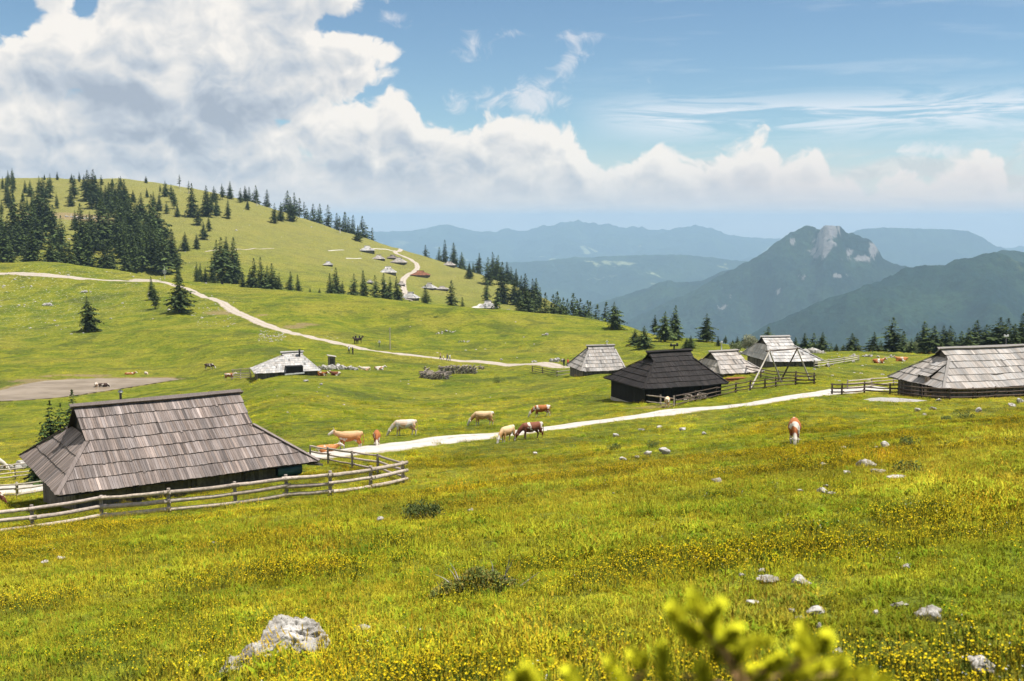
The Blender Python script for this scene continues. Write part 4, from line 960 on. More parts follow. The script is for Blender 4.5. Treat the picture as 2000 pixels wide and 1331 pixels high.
# ------------------------------------------------------------------ spruces
def leafmat(name, c0, c1, rnd=.3, trans=.12, scale=.8):
    m, t, b, out = newmat(name)
    n = t.noise(t.pos(), scale, 3, .7)
    c = t.mix(t.step(n, .3, .7, 0, 1, False), c0, c1)
    c = t.vmath('SCALE', c, None, t.step(t.new('ShaderNodeObjectInfo').outputs['Random'], 0, 1, 1 - rnd, 1 + rnd, False))
    c = t.vmath('MULTIPLY', c, t.attr('tint'))
    t.put(b.inputs['Base Color'], c); b.inputs['Roughness'].default_value = .8; b.inputs['Specular IOR Level'].default_value = .15
    t.put(b.inputs['Normal'], t.vmath('NORMALIZE', t.vmath('ADD', t.vmath('SCALE', t.new('ShaderNodeNewGeometry').outputs['Normal'], None, .8), (0, 0, .6))))
    tr = t.new('ShaderNodeBsdfTranslucent'); t.put(tr.inputs[0], c); mx = t.new('ShaderNodeMixShader'); mx.inputs[0].default_value = trans
    t.l.new(b.outputs[0], mx.inputs[1]); t.l.new(tr.outputs[0], mx.inputs[2]); t.l.new(mx.outputs[0], out.inputs[0]); return m
m_spruce = leafmat('spruce_needles', (.032, .052, .017), (.098, .132, .038))
m_young = leafmat('young_spruce_needles', (.026, .050, .014), (.060, .095, .024))
m_bark = simple('spruce_bark', (.10, .085, .07), var=.4, scale=6, bump=.4)
m_dead = simple('dead_wood', (.33, .30, .27), var=.35, scale=6, bump=.4)
m_broad = leafmat('broadleaf_leaves', (.10, .13, .045), (.22, .25, .12), trans=.3)
def spruce_mesh(seed, width=.2, levels=30, bare=.06, per=9, sprays=8, thin=0.0, ragged=.3, lean=0.0):
    """crown of height 1: whorls of drooping boughs, each bough a row of flat needle sprays"""
    rnd = random.Random(seed); mb = MB()
    side = rnd.uniform(0, 6.28)
    for L in range(levels):
        f = L / (levels - 1); z = bare + (1 - bare) * f ** .92
        rad = width * (1 - f) ** .82 * (1 + ragged * rnd.uniform(-.5, .5)) + .008
        if f < .1: rad *= .7 + 3 * f
        n = max(3, int(per * (1 - f * .6)))
        a0 = rnd.uniform(0, 6.28)
        for k in range(n):
            if rnd.random() < thin: continue
            an = a0 + 6.28 * k / n + rnd.uniform(-.3, .3); r = rad * rnd.uniform(.62, 1.18) * (1 + .18 * math.cos(an - side))
            ca, sa = math.cos(an), math.sin(an); droop = rnd.uniform(.25, .5) * (1 - .6 * f); ns = max(3, int(sprays * (r / width) + 2))
            tv = rnd.uniform(.55, 1.5)
            for s in range(ns):
                t = (s + rnd.random() * .8) / ns
                p = Vector((ca * r * t, sa * r * t, z - droop * r * t * t * 1.1 + .10 * r * t + rnd.uniform(-.006, .006)))
                ln = (.30 * r + .018) * rnd.uniform(.7, 1.3) * (1.1 - .5 * t); wd = ln * .42
                da = an + rnd.uniform(-1.0, 1.0); d = Vector((math.cos(da), math.sin(da), -.35 + rnd.uniform(-.3, .15))).normalized()
                sd = Vector((-math.sin(da), math.cos(da), rnd.uniform(-.5, .5))).normalized()
                v = tv * rnd.uniform(.75, 1.25); col = (v, v, v * .95)
                mb.face((p - d * ln * .3 - sd * wd * .3, p + d * ln * .35 - sd * wd, p + d * ln, p + d * ln * .35 + sd * wd), col=col)
                if s % 2 == 0: mb.face((p, p + d * ln * .6 + Vector((0, 0, -.45 * ln)), p + d * ln * .85, p + Vector((0, 0, -.25 * ln)) + d * ln * .1), col=(v * .9, v * .9, v * .85))
    for k in range(5):                                    # the leader
        an = rnd.random() * 6.28; mb.face(((0, 0, .93), (.012 * math.cos(an), .012 * math.sin(an), .96), (0, 0, 1.015), (-.010 * math.cos(an), -.010 * math.sin(an), .965)))
    return mb
def trunk_mesh(seed, r=.014, top=.9, lean=0):
    mb = MB(); rnd = random.Random(seed)
    mb.tube([(rnd.uniform(-.004, .004) * k, rnd.uniform(-.004, .004) * k, -.03 + (top + .03) * k / 5) for k in range(6)], [r * (1.25 - 1.15 * k / 5) for k in range(6)], 7)
    return mb
SPR = []
for i, (w, lv, bare, per, th, rg) in enumerate([(.19, 30, .05, 9, 0, .3), (.16, 32, .04, 9, 0, .25), (.22, 28, .05, 9, .05, .45), (.14, 30, .06, 8, .05, .35), (.24, 26, .09, 9, .08, .5), (.18, 28, .15, 8, .12, .5), (.17, 30, .03, 9, .02, .3), (.20, 26, .07, 8, .1, .6)]):
    SPR.append((spruce_mesh(100 + i, w, lv, bare, per, 8, th, rg).mesh('spruce_crown', m_spruce), trunk_mesh(200 + i).mesh('spruce_trunk', m_bark, True)))
THIN = [(spruce_mesh(150 + i, .11, 24, .35, 6, 5, .45, .7).mesh('spruce_crown', m_spruce), trunk_mesh(250 + i, .016, .97).mesh('spruce_trunk', m_dead, True)) for i in range(2)]
ROUND = [(spruce_mesh(170 + i, .30, 24, .10, 10, 8, .12, .7).mesh('spruce_crown', m_spruce), trunk_mesh(270 + i, .022).mesh('spruce_trunk', m_bark, True)) for i in range(2)]
YOUNG = [(spruce_mesh(180 + i, .26, 22, .02, 9, 9, .05, .45).mesh('spruce_crown', m_young), trunk_mesh(280 + i, .016).mesh('spruce_trunk', m_bark, True)) for i in range(2)]
TR = random.Random(42); N_TREE = [0]
def tree(p, h, label, group=None, pool=None, i=None, name='spruce_tree', wide=1.0, sunk=.0):
    cr, tk = (pool or SPR)[TR.randrange(len(pool or SPR)) if i is None else i]
    root = empty(name, p, TR.uniform(0, 6.28)); tag(root, label, 'tree', group)
    k = 1.4 * wide * TR.uniform(.9, 1.15); root.scale = (h * k, h * k, h)
    link('crown', cr, root); link('trunk', tk, root); N_TREE[0] += 1; return root
def px_tree(x, y, hpx, label, group=None, D=None, **kw):
    p = ground(x, y) if D is None else at(x, D, y)
    return tree(p, (ratio(y - hpx) * p.y - p.z) * 1.02, label, group, **kw)
G1, G2, G3, G4, G5 = ('spruces of the dense wood on the left hillside', 'scattered spruces along the hilltop', 'spruces lining the foot of the far hill', 'spruces on the skyline right of the far hamlet', 'spruces behind the right-hand huts')
# the big hill: scattered trees one can point to
HILL = [(87, 352, 12), (112, 352, 16), (140, 358, 18), (155, 356, 20), (165, 372, 30), (182, 372, 24), (187, 358, 16), (198, 362, 20), (220, 364, 16), (236, 364, 20), (285, 358, 14), (313, 375, 15), (323, 384, 30), (335, 395, 34), (312, 412, 34), (325, 418, 24), (347, 424, 24), (287, 386, 18), (260, 394, 22), (300, 405, 30), (277, 430, 52), (340, 408, 36),
        (376, 424, 64), (388, 440, 40), (404, 422, 58), (412, 408, 30), (424, 421, 32), (446, 427, 38), (418, 395, 30), (434, 390, 30), (450, 389, 34), (470, 396, 28), (479, 394, 30), (487, 391, 24), (484, 410, 20), (408, 452, 30), (398, 468, 34), (500, 390, 26), (522, 396, 24), (537, 436, 38), (549, 432, 36), (568, 432, 46), (562, 402, 28), (575, 404, 26), (600, 428, 20), (612, 430, 30), (625, 428, 28), (641, 430, 28),
        (658, 440, 22), (674, 450, 34), (681, 454, 28), (690, 452, 30), (699, 471, 30), (708, 458, 34)]
for i, (x, y, h) in enumerate(HILL):
    px_tree(x, y, h, 'dark spruce standing on the open grassy hilltop above the wood' if x < 420 else 'dark spruce on the ridge running down rightwards from the hilltop', G2 if x < 420 else G2 + ' to the right', i=i % 8)
for (x, y, h, lab) in [(351, 368, 26, 'bare-stemmed tall pine alone on the hilltop skyline'), (369, 378, 24, 'thin ragged spruce on the hilltop skyline, right of the bare-stemmed pine'), (502, 402, 32, 'pale half-dead spruce among the ridge trees'), (664, 455, 32, 'thin half-bare spruce at the left end of the lower ridge clump'), (727, 468, 22, 'bare reddish dead spruce, lowest on the ridge before the far hamlet'), (585, 404, 16, 'thin dead stem on the ridge skyline'), (594, 410, 14, 'grey dead pole of a tree on the ridge skyline')]:
    px_tree(x, y, h, lab, None, pool=THIN)
# the dense wood at the left
rows = []
def scatter(n, xa, xb, ya, yb, hmin, hmax, gap, yfun=None):
    out = []; tries = 0
    while len(out) < n and tries < 6000:
        tries += 1; x, y = TR.uniform(xa, xb), TR.uniform(ya, yb)
        if yfun and not yfun(x, y): continue
        if all((abs(x - a) / gap) ** 2 + ((y - b) / (gap * .6)) ** 2 > 1 for a, b, _ in out + rows):
            out.append((x, y, TR.uniform(hmin, hmax)))
    rows.extend(out); return out
clear = lambda x, y: not (((x - 135) / 62) ** 2 + ((y - 428) / 20) ** 2 < 1 or (150 < x < 235 and 425 < y < 478 and x - 150 > (y - 478) * -1.2 and TR.random() < .9) or (x > 60 and y < 372))
A_ = scatter(46, -110, 128, 356, 424, 20, 36, 7, lambda x, y: clear(x, y) and y > 352 + max(0, x - 40) * .2); B_ = scatter(28, 60, 260, 385, 450, 34, 60, 10, lambda x, y: clear(x, y) and y > 372 + (x - 60) * .12)
C_ = scatter(30, -80, 270, 440, 505, 62, 100, 12, lambda x, y: clear(x, y) and (x < 150 or y > 455))
D_ = scatter(26, 240, 345, 440, 540, 48, 92, 12, lambda x, y: y > 440 + (x - 240) * .35 and y < 548)
wd = MB()
for k_, (x, y, h) in enumerate(A_):
    p = ground(x, y); H_ = h / F * p.y; cm, tm = SPR[k_ % 8]; a_ = TR.uniform(0, 6.28); M_ = Matrix.Translation(p) @ Matrix.Rotation(a_, 4, 'Z') @ Matrix.Diagonal((H_ * 1.25, H_ * 1.25, H_, 1)); tv = TR.uniform(.75, 1.25)
    i0 = len(wd.v); wd.v += [tuple(M_ @ v.co) for v in cm.vertices]; fs = [tuple(i0 + q for q in f.vertices) for f in cm.polygons]; wd.f += fs; wd.m += [0] * len(fs); wd.c += [(tv, tv, tv)] * len(fs)
tag(wd.build('spruce_wood', m_spruce), 'far edge of the spruce wood reading as one dark mass on the left skyline', 'wood', None, 'stuff')
for (x, y, h) in B_: px_tree(x, y, h, 'dark spruce in the middle of the dense wood, around the stony clearing', G1 + ', round the clearing')
for (x, y, h) in C_: px_tree(x, min(y, 511 + max(0, x - 100) * .12), h, 'tall dark spruce in the dense lower wood above the upper road', G1 + ', lower edge')
for k_ in range(15):
    x = -70 + 330 * (k_ + TR.random() * .9) / 15; yb = 522 + max(0, x - 100) * .12
    px_tree(x, yb, yb - TR.uniform(432, 476) - max(0, x - 100) * .05, 'tall dark spruce in the dense lower wood above the upper road', G1 + ', lower edge', D=TR.uniform(495, 545))
for (x, y, h) in D_: px_tree(x, y, h, 'dark spruce at the right flank of the dense wood', G1 + ', right flank')
for (x, y, h) in [(362, 520, 66), (384, 517, 60), (392, 552, 36), (402, 556, 34), (424, 540, 70), (434, 558, 92), (443, 530, 66), (458, 552, 86), (463, 548, 60), (474, 560, 28), (489, 562, 34), (345, 545, 58), (385, 553, 40), (415, 555, 50)]:
    px_tree(x, y, h, 'dark spruce in the clump just right of the dense wood', G3 + ', left clump', D=520 + (560 - y) * 3 if y < 562 else 500)
for (x, y, h) in [(497, 566, 60), (510, 566, 62), (523, 568, 48), (532, 568, 52), (546, 570, 36), (568, 572, 40), (582, 572, 34), (606, 572, 10), (624, 573, 10), (645, 575, 40), (657, 577, 52), (669, 578, 28), (692, 580, 44), (710, 582, 52), (733, 585, 46), (750, 582, 46), (762, 582, 40), (775, 578, 36), (778, 592, 28), (800, 594, 8)]:
    px_tree(x, y, h, 'dark spruce half hidden behind the grassy ridge, below the far hamlet', G3, D=470 + 30 * TR.random())
for (x, y, h, lab) in [(831, 600, 42, 'broad spruce just right of the hut at the foot of the winding track'), (882, 606, 56, 'tall two-tipped spruce right of the lowest hamlet huts'), (903, 608, 26, 'short spruce at the foot of a tall two-tipped one'), (971, 612, 42, 'spruce overlapping the pale hut on the far ridge line'), (948, 613, 18, 'small thin spruce in front of the pale hut on the far ridge line')]:
    px_tree(x, y, h, lab, None, D=445)
# the skyline running down to the right of the hamlet
SKY = [(831, 496, 16), (858, 500, 16), (869, 500, 30), (886, 508, 32), (902, 520, 26), (917, 544, 30), (916, 540, 24), (924, 528, 14), (936, 528, 32), (953, 556, 52), (951, 580, 32), (962, 530, 36), (973, 536, 36), (981, 564, 50), (970, 540, 34), (990, 545, 32), (998, 552, 30), (1008, 556, 30), (1004, 570, 26), (1018, 566, 26), (1026, 562, 26), (1040, 580, 34), (1047, 575, 30), (1055, 586, 24)]
for (x, y, h) in SKY: px_tree(x, y, h, 'dark spruce on the skyline slope falling right from the far hamlet', G4, D=None if y < 560 else 640)
for (x, y, h) in [(1015, 612, 40), (1034, 615, 38), (1056, 616, 24), (1077, 617, 18), (1065, 600, 26), (1080, 606, 28), (1088, 604, 32), (1100, 618, 34), (1108, 618, 32), (1119, 622, 46), (1133, 624, 38), (1147, 626, 36), (1152, 626, 34), (1166, 628, 30), (1183, 631, 38), (1028, 590, 26), (1043, 596, 26), (1094, 616, 30), (1127, 622, 34), (1140, 624, 26)]:
    px_tree(x, y, h, 'dark spruce rising behind the grassy ridge, right of the pale ridge hut', G4 + ', lower row', D=430 + 60 * TR.random() if x > 1010 else 600)
px_tree(1199, 643, 52, 'round-crowned spruce with a bare stem alone on the grassy ridge', None, pool=ROUND, i=0)
px_tree(1299, 668, 58, 'left one of two big spruces together on the grassy slope above the pale rounded hut', None, pool=ROUND, i=1, wide=.85)
px_tree(1319, 664, 66, 'right, taller one of two big spruces together on the grassy slope', None, i=2)
px_tree(1279, 650, 34, 'smaller spruce half behind two big ones on the grassy slope', None, D=330)
px_tree(1380, 668, 54, 'big spruce at the right end of the grassy slope, left of the whitish bush', None, pool=ROUND, i=1, wide=.8)
for (x, y, h) in [(1258, 652, 14), (1240, 650, 6), (1341, 672, 12), (1349, 672, 16), (1403, 682, 24), (1417, 686, 30), (1431, 690, 26), (1440, 688, 30), (1453, 690, 36), (1500, 690, 50), (1541, 692, 28), (1553, 692, 32), (1571, 692, 40), (1588, 692, 40), (1606, 692, 42), (1623, 690, 18), (1633, 690, 18), (1647, 690, 16), (1663, 692, 40), (1675, 692, 20), (1701, 692, 18), (1706, 692, 42), (1719, 692, 26), (1742, 692, 62), (1763, 692, 36), (1779, 690, 20), (1790, 694, 34), (1803, 694, 56), (1823, 696, 50), (1841, 698, 52), (1854, 698, 52), (1876, 700, 44), (1890, 700, 50), (1905, 702, 66), (1924, 702, 58), (1935, 702, 48), (1951, 702, 72), (1966, 702, 70), (1980, 704, 62), (1995, 704, 82), (2012, 704, 70), (2030, 704, 80)]:
    px_tree(x, y + 5, h + (5 if x < 1735 else 13), 'dark spruce behind the crest, %s' % ('left of the tall pale hut' if x < 1560 else 'between the tall pale hut and the long right hut' if x < 1800 else 'behind the long right-hand hut'), G5 + (', left part' if x < 1560 else ', middle part' if x < 1800 else ', right part'), D=258 + 22 * TR.random(), wide=1.5)
# single trees on the left pasture
px_tree(172, 648, 68, 'shaggy round-topped spruce alone on the stony left pasture', None, pool=ROUND, i=0, wide=.9)
px_tree(303, 604, 46, 'narrow young spruce on a bare stem left of the big pasture spruce', None, i=5, wide=.95)
px_tree(296, 586, 44, 'narrow spruce just behind a young bare-stemmed one on the left pasture', None, i=1)
px_tree(350, 610, 78, 'big broad spruce on the left pasture beside the upper road', None, i=4, wide=1.02)
px_tree(349, 551, 32, 'middling spruce across the upper road, behind the big pasture spruce', None, i=0)
# young spruces behind the nearest hut
for (x, D, ytop, lab, pool, i, wd) in [(104, 84, 783, 'left one of two bright young spruces behind the nearest hut', YOUNG, 0, .8), (124, 86, 788, 'right one of two bright young spruces behind the nearest hut', YOUNG, 1, .8), (147, 92, 762, 'slim dark spruce peeping over the ridge end of the nearest hut', SPR, 3, .9), (88, 82, 830, 'lowest bushy young spruce at the left of the pair behind the nearest hut', YOUNG, 1, 1.1)]:
    p = at(x, D, 850); h = ratio(ytop) * D - p.z; tree(p, h, lab, None, pool=pool, i=i, wide=wd)
# broadleaf bush by the rocks
def leafy(name, label, cat, p, w, h, n, leaf, mat, seed, stems=4, dome=1.0):
    rnd = random.Random(seed); root = empty(name, p); tag(root, label, cat); mb = MB()
    cl = [(Vector((rnd.uniform(-.32, .32) * w, rnd.uniform(-.32, .32) * w, h * rnd.uniform(.3, .85) * dome)), rnd.uniform(.14, .26) * w) for _ in range(11)]
    for _ in range(n):
        c, r = cl[rnd.randrange(len(cl))]; d = Vector((rnd.gauss(0, 1), rnd.gauss(0, 1), rnd.gauss(0, 1))).normalized()
        q = c + d * r * rnd.uniform(.55, 1.1); q.z = max(q.z, .02)
        u = Vector((rnd.gauss(0, 1), rnd.gauss(0, 1), rnd.gauss(0, 1))).normalized(); v = u.cross(Vector((rnd.gauss(0, 1), rnd.gauss(0, 1), rnd.gauss(0, 1)))).normalized()
        s = leaf * rnd.uniform(.6, 1.4); tv = rnd.uniform(.55, 1.4)
        mb.face((q - u * s, q + v * s * .5, q + u * s, q - v * s * .5), col=(tv, tv, tv))
    mb.build('foliage', mat, root)
    for k in range(stems):
        s = MB(); e = Vector((rnd.uniform(-.25, .25) * w, rnd.uniform(-.25, .25) * w, h * .6)); s.tube([(rnd.uniform(-.05, .05), rnd.uniform(-.05, .05), -.1), e * .5 + Vector((0, 0, .1)), e], [.05 * w * .3, .035 * w * .3, .015 * w * .3], 6); s.build('stem', m_bark, root)
    return root
m_pale = leafmat('pale_leaves', (.20, .22, .11), (.40, .40, .27), trans=.3)
leafy('flowering_bush', 'whitish flowering bush by the rocks left of the tall pale hut', 'bush', at(1463, 235, 670), 4.6, 4.4, 2600, .16, m_pale, 3)
leafy('broadleaf_bush', 'green rounded bush beside the whitish flowering bush', 'bush', at(1436, 238, 670), 3.2, 3.0, 1300, .15, m_broad, 4)
leafy('broadleaf_bush', 'pale green bush between spruces behind the crest', 'bush', at(1781, 262, 690), 3.2, 4.2, 1000, .16, m_broad, 5)
m_juniper = leafmat('juniper_needles', (.050, .078, .016), (.125, .155, .038), trans=.2, scale=4)
leafy('juniper_bush', 'low dark green shrub in the meadow right of the nearest hut fence', 'bush', ground(828, 1016), 1.05, .24, 2200, .03, m_juniper, 6)
for k, (x, y, w, lab) in enumerate([(1773, 872, .9, 'small dark tuft bush right of a white rock on the right meadow'), (1848, 822, .9, 'small dark bush below the long right hut'), (1884, 818, 1.4, 'low dark patch of bush right of a smaller one below the long right hut'), (1200, 880, 1.1, 'low dark weed clump beside the grey rock below the road'), (1275, 876, 1.2, 'dark weed clump behind the pair of rocks below the road'), (1770, 926, .75, 'dark weed clump behind the long thin rock on the right meadow'), (975, 748, 2.6, 'dark bush in the pasture right of the wood piles'), (851, 621, 1.6, 'dark little bush on the grassy ridge below the far hamlet')]):
    leafy('weed_clump', lab, 'bush', ground(x, y), w, w * .30, 900, .034 * w ** .5, m_juniper, 30 + k, 2)
# ------------------------------------------------------------------ bodies: limbs and trunk fused into one skin
def fuse(name, parts, voxel, smooth=4, mat=None, colour=None):
    """parts: chains of (point, radius sideways, radius up); one continuous surface comes back"""
    bm = bmesh.new()
    def ell(c, rx, ry, rz, M=None):
        r = bmesh.ops.create_icosphere(bm, subdivisions=2, radius=1.0)
        for v in r['verts']: v.co = Vector(c) + (M @ Vector((v.co.x * rx, v.co.y * ry, v.co.z * rz)) if M else Vector((v.co.x * rx, v.co.y * ry, v.co.z * rz)))
    for ch in parts:
        ch = [(Vector(p), (r if hasattr(r, '__len__') else (r, r))) for p, r in ch]
        for i in range(len(ch)):
            p, r = ch[i]; m = min(r); ell(p, m * .98, r[0] * .98, r[1] * .98)
        for i in range(len(ch) - 1):
            (p0, r0), (p1, r1) = ch[i], ch[i + 1]; d = (p1 - p0)
            if d.length < 1e-5: continue
            d = d.normalized(); sd = Vector((0, 1, 0)); sd = (sd - d * sd.dot(d))
            sd = sd.normalized() if sd.length > .2 else Vector((1, 0, 0)).cross(d).normalized()
            u = d.cross(sd).normalized(); n = 14; rings = []
            for p, r in ((p0, r0), (p1, r1)):
                rings.append([bm.verts.new(p + sd * r[0] * math.cos(6.2832 * k / n) + u * r[1] * math.sin(6.2832 * k / n)) for k in range(n)])
            for k in range(n): bm.faces.new((rings[0][k], rings[0][(k + 1) % n], rings[1][(k + 1) % n], rings[1][k]))
            bm.faces.new(rings[0][::-1]); bm.faces.new(rings[1])
    bmesh.ops.recalc_face_normals(bm, faces=bm.faces[:])
    me = bpy.data.meshes.new('tmp'); bm.to_mesh(me); bm.free()
    o = bpy.data.objects.new('tmp', me); COL.objects.link(o)
    m = o.modifiers.new('r', 'REMESH'); m.mode = 'VOXEL'; m.voxel_size = voxel
    if smooth: s = o.modifiers.new('s', 'SMOOTH'); s.iterations = smooth; s.factor = .5
    dg = bpy.context.evaluated_depsgraph_get(); dg.update()
    out = bpy.data.meshes.new_from_object(o.evaluated_get(dg)); out.name = name
    bpy.data.objects.remove(o); bpy.data.meshes.remove(me); out.materials.clear()
    if mat: out.materials.append(mat)
    out.polygons.foreach_set('use_smooth', [True] * len(out.polygons))
    if colour: paint(out, colour)
    return out
def paint(me, colour):
    a = me.attributes.get('tint') or me.attributes.new('tint', 'FLOAT_COLOR', 'POINT'); buf = []
    for v in me.vertices:
        c = colour(v.co); buf += [c[0], c[1], c[2], 1]
    a.data.foreach_set('color', buf)
m_coat = simple('animal_coat', (1, 1, 1), rough=.75, var=.12, scale=5, tint=True)
m_horn = simple('horn', (.5, .44, .35), rough=.5)
m_skin = simple('skin', (.45, .27, .19), rough=.6)
m_udder = simple('udder_skin', (.55, .34, .28), rough=.6)
def cow_body(pose):
    sp = [((-.92, 0, 1.20), (.16, .17)), ((-.72, 0, 1.10), (.26, .30)), ((-.4, 0, 1.05), (.31, .34)), ((0, 0, .98), (.38, .41)), ((.38, 0, 1.00), (.33, .40)), ((.62, 0, 1.08), (.23, .31))]
    if pose == 'graze': nk = [((.62, 0, 1.10), (.19, .26)), ((.95, 0, .86), (.14, .20)), ((1.20, 0, .56), (.12, .15)), ((1.30, 0, .44), (.13, .14))]; hd = [((1.27, 0, .46), (.125, .13)), ((1.40, 0, .24), (.10, .10)), ((1.48, 0, .09), (.075, .08))]; pole = Vector((1.24, 0, .52)); hx = Vector((.5, 0, .86))
    else: nk = [((.62, 0, 1.14), (.18, .25)), ((.92, 0, 1.24), (.14, .20)), ((1.16, 0, 1.40), (.12, .14))]; hd = [((1.16, 0, 1.42), (.125, .13)), ((1.36, 0, 1.30), (.10, .10)), ((1.52, 0, 1.20), (.08, .085))]; pole = Vector((1.10, 0, 1.50)); hx = Vector((.3, 0, 1))
    parts = [sp, nk, hd]
    if pose != 'lie':
        for s in (-1, 1):
            st = .06 * s if pose == 'graze' else -.05 * s
            parts.append([((.48 + st, s * .17, .90), (.10, .17)), ((.50 + st * 1.6, s * .18, .62), (.075, .09)), ((.51 + st * 2, s * .18, .40), (.058, .062)), ((.51 + st * 2.2, s * .18, .12), (.042, .042)), ((.54 + st * 2.2, s * .18, .035), (.055, .06))])
            parts.append([((-.70 - st, s * .17, .95), (.13, .24)), ((-.62 - st * 1.4, s * .20, .70), (.10, .15)), ((-.84 - st * 1.6, s * .19, .45), (.055, .075)), ((-.81 - st * 2, s * .19, .12), (.044, .046)), ((-.78 - st * 2, s * .19, .035), (.055, .06))])
    else:
        for s in (-1, 1):
            parts.append([((.45, s * .22, .85), (.11, .16)), ((.78, s * .30, .74), (.07, .08)), ((.52, s * .34, .70), (.05, .05))])
            parts.append([((-.62, s * .26, .92), (.13, .22)), ((-.18, s * .40, .82), (.10, .12)), ((-.55, s * .44, .71), (.055, .06)), ((-.30, s * .48, .69), (.045, .045))])
    for s in (-1, 1): parts.append([(pole + Vector((-.02, s * .10, -.02)), (.03, .045)), (pole + Vector((-.04, s * .23, -.03)), (.045, .05)), (pole + Vector((-.04, s * .30, -.05)), (.02, .025))])
    return parts, pole, hx
def coat(kind, seed):
    rnd = random.Random(seed); ox, oy = rnd.uniform(0, 50), rnd.uniform(0, 50)
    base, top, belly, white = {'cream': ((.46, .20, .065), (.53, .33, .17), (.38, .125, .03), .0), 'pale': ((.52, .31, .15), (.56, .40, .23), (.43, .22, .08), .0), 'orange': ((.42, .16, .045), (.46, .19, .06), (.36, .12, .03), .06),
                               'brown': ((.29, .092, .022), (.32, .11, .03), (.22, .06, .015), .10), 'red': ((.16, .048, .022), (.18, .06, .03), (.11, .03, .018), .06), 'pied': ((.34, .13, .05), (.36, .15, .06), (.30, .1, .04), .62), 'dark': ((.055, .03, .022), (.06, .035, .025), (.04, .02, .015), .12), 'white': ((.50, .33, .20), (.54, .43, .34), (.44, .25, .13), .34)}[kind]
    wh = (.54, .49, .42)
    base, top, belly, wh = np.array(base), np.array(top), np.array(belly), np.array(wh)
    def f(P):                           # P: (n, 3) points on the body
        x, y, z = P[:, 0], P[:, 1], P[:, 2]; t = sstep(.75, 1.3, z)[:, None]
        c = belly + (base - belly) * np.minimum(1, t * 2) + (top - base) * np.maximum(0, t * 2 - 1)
        w = sstep(.36 - white, .42 - white, fbm(x * 1.5 + ox, z * 1.5 + y * 1.3 + oy, 3, .5) + .06)
        if kind != 'red': w = np.maximum(w, np.maximum(sstep(1.16, 1.22, x), sstep(.40, .30, z)))        # white face and stockings
        else: w = np.maximum(w, np.where(z > .9, .9 * sstep(-.66, -.85, x), 0))
        return c + (wh - c) * w[:, None]
    return f
COWCACHE = {}
def cow(label, x, y, yaw, kind, pose, scale=1.0, seed=1, group='cattle grazing on the alp', D=None):
    key = (pose,)
    if key not in COWCACHE: parts, pole, hx = cow_body(pose); COWCACHE[key] = (fuse('cow_body', parts, .030, 3, m_coat), pole, hx)
    me0, pole, hx = COWCACHE[key]; p = (ground(x, y) if D is None else at(x, D, y)); p.z -= .02
    root = empty('cow', p if pose != 'lie' else p - Vector((0, 0, .62 * scale)), yaw); tag(root, label, 'cow', group); root.scale = (scale,) * 3
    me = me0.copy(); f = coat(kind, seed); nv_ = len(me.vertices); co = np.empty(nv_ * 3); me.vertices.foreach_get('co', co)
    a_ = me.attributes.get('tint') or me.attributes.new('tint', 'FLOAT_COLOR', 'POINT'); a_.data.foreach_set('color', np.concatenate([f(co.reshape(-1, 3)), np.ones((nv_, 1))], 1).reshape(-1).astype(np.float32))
    me.update(); link('body', me, root)
    tl = MB(); z0 = 1.26
    if pose == 'lie': tl.tube([(-.98, 0, 1.22), (-1.08, .06, 1.0), (-1.05, .16, .76), (-.9, .3, .68)], [.035, .028, .022, .03], 6)
    else: tl.tube([(-.98, 0, z0), (-1.07, .01, 1.12), (-1.10, .03, .8), (-1.09, .04, .52), (-1.08, .04, .36)], [.04, .03, .022, .03, .012], 6)
    tc = tuple(f(np.array([[-.9, 0, .9]]))[0]); tl.c = [tc] * len(tl.f); tl.build('tail', m_coat, root, True)
    for s in (-1, 1):
        h = MB(); q = pole + hx * .03; h.tube([q + Vector((0, s * .08, 0)), q + Vector((0, s * .17, 0)) + hx * .03, q + Vector((0, s * .21, 0)) + hx * .12, q + Vector((0, s * .19, 0)) + hx * .20], [.028, .024, .016, .004], 7); h.build('horn', m_horn, root, True)
    if pose != 'lie' and kind in ('cream', 'pale', 'pied', 'brown', 'white'):
        ud = fuse('udder', [[((-.55, 0, .70), (.14, .12)), ((-.38, 0, .70), (.12, .09))], [((-.5, .07, .62), .03), ((-.5, .07, .54), .02)], [((-.5, -.07, .62), .03), ((-.5, -.07, .54), .02)]], .03, 2, m_udder) if 'udder' not in COWCACHE else COWCACHE['udder']
        COWCACHE['udder'] = ud; link('udder', ud, root)
    nz = MB(); nose = {'graze': Vector((1.51, 0, .075)), 'stand': Vector((1.575, 0, 1.185)), 'lie': Vector((1.575, 0, 1.185))}[pose]
    return root
PI = math.pi
cow('cream and orange cow standing with raised head beside the road', 682, 877, PI + .25, 'cream', 'stand', 1.06, 1)
cow('brown and white cow grazing head-on between two pale cows at the road edge', 736, 871, -1.45, 'brown', 'graze', .9, 2)
cow('white-patched cow grazing at the road edge, third from the left in the road herd', 790, 851, PI + .22, 'white', 'graze', 1.08, 3)
cow('orange-brown cow lying beyond the road above the corner of the nearest hut', 640, 884, .3, 'orange', 'lie', .85, 4)
cow('cream cow grazing alone on the slope above the road', 943, 831, PI + .15, 'pale', 'graze', 1.06, 5)
cow('brown and white cow grazing farthest up the slope above the road', 1057, 815, PI + .2, 'brown', 'graze', .98, 6)
cow('cream cow grazing at the near road edge beside a dark red one', 990, 864, -2.15, 'pale', 'graze', .98, 7)
cow('dark red-brown cow grazing at the near road edge', 1037, 858, PI + .45, 'red', 'graze', 1.05, 8)
cow('brown cow with white face grazing head-on alone in the right meadow', 1551, 866, -1.80, 'brown', 'graze', 1.02, 31)
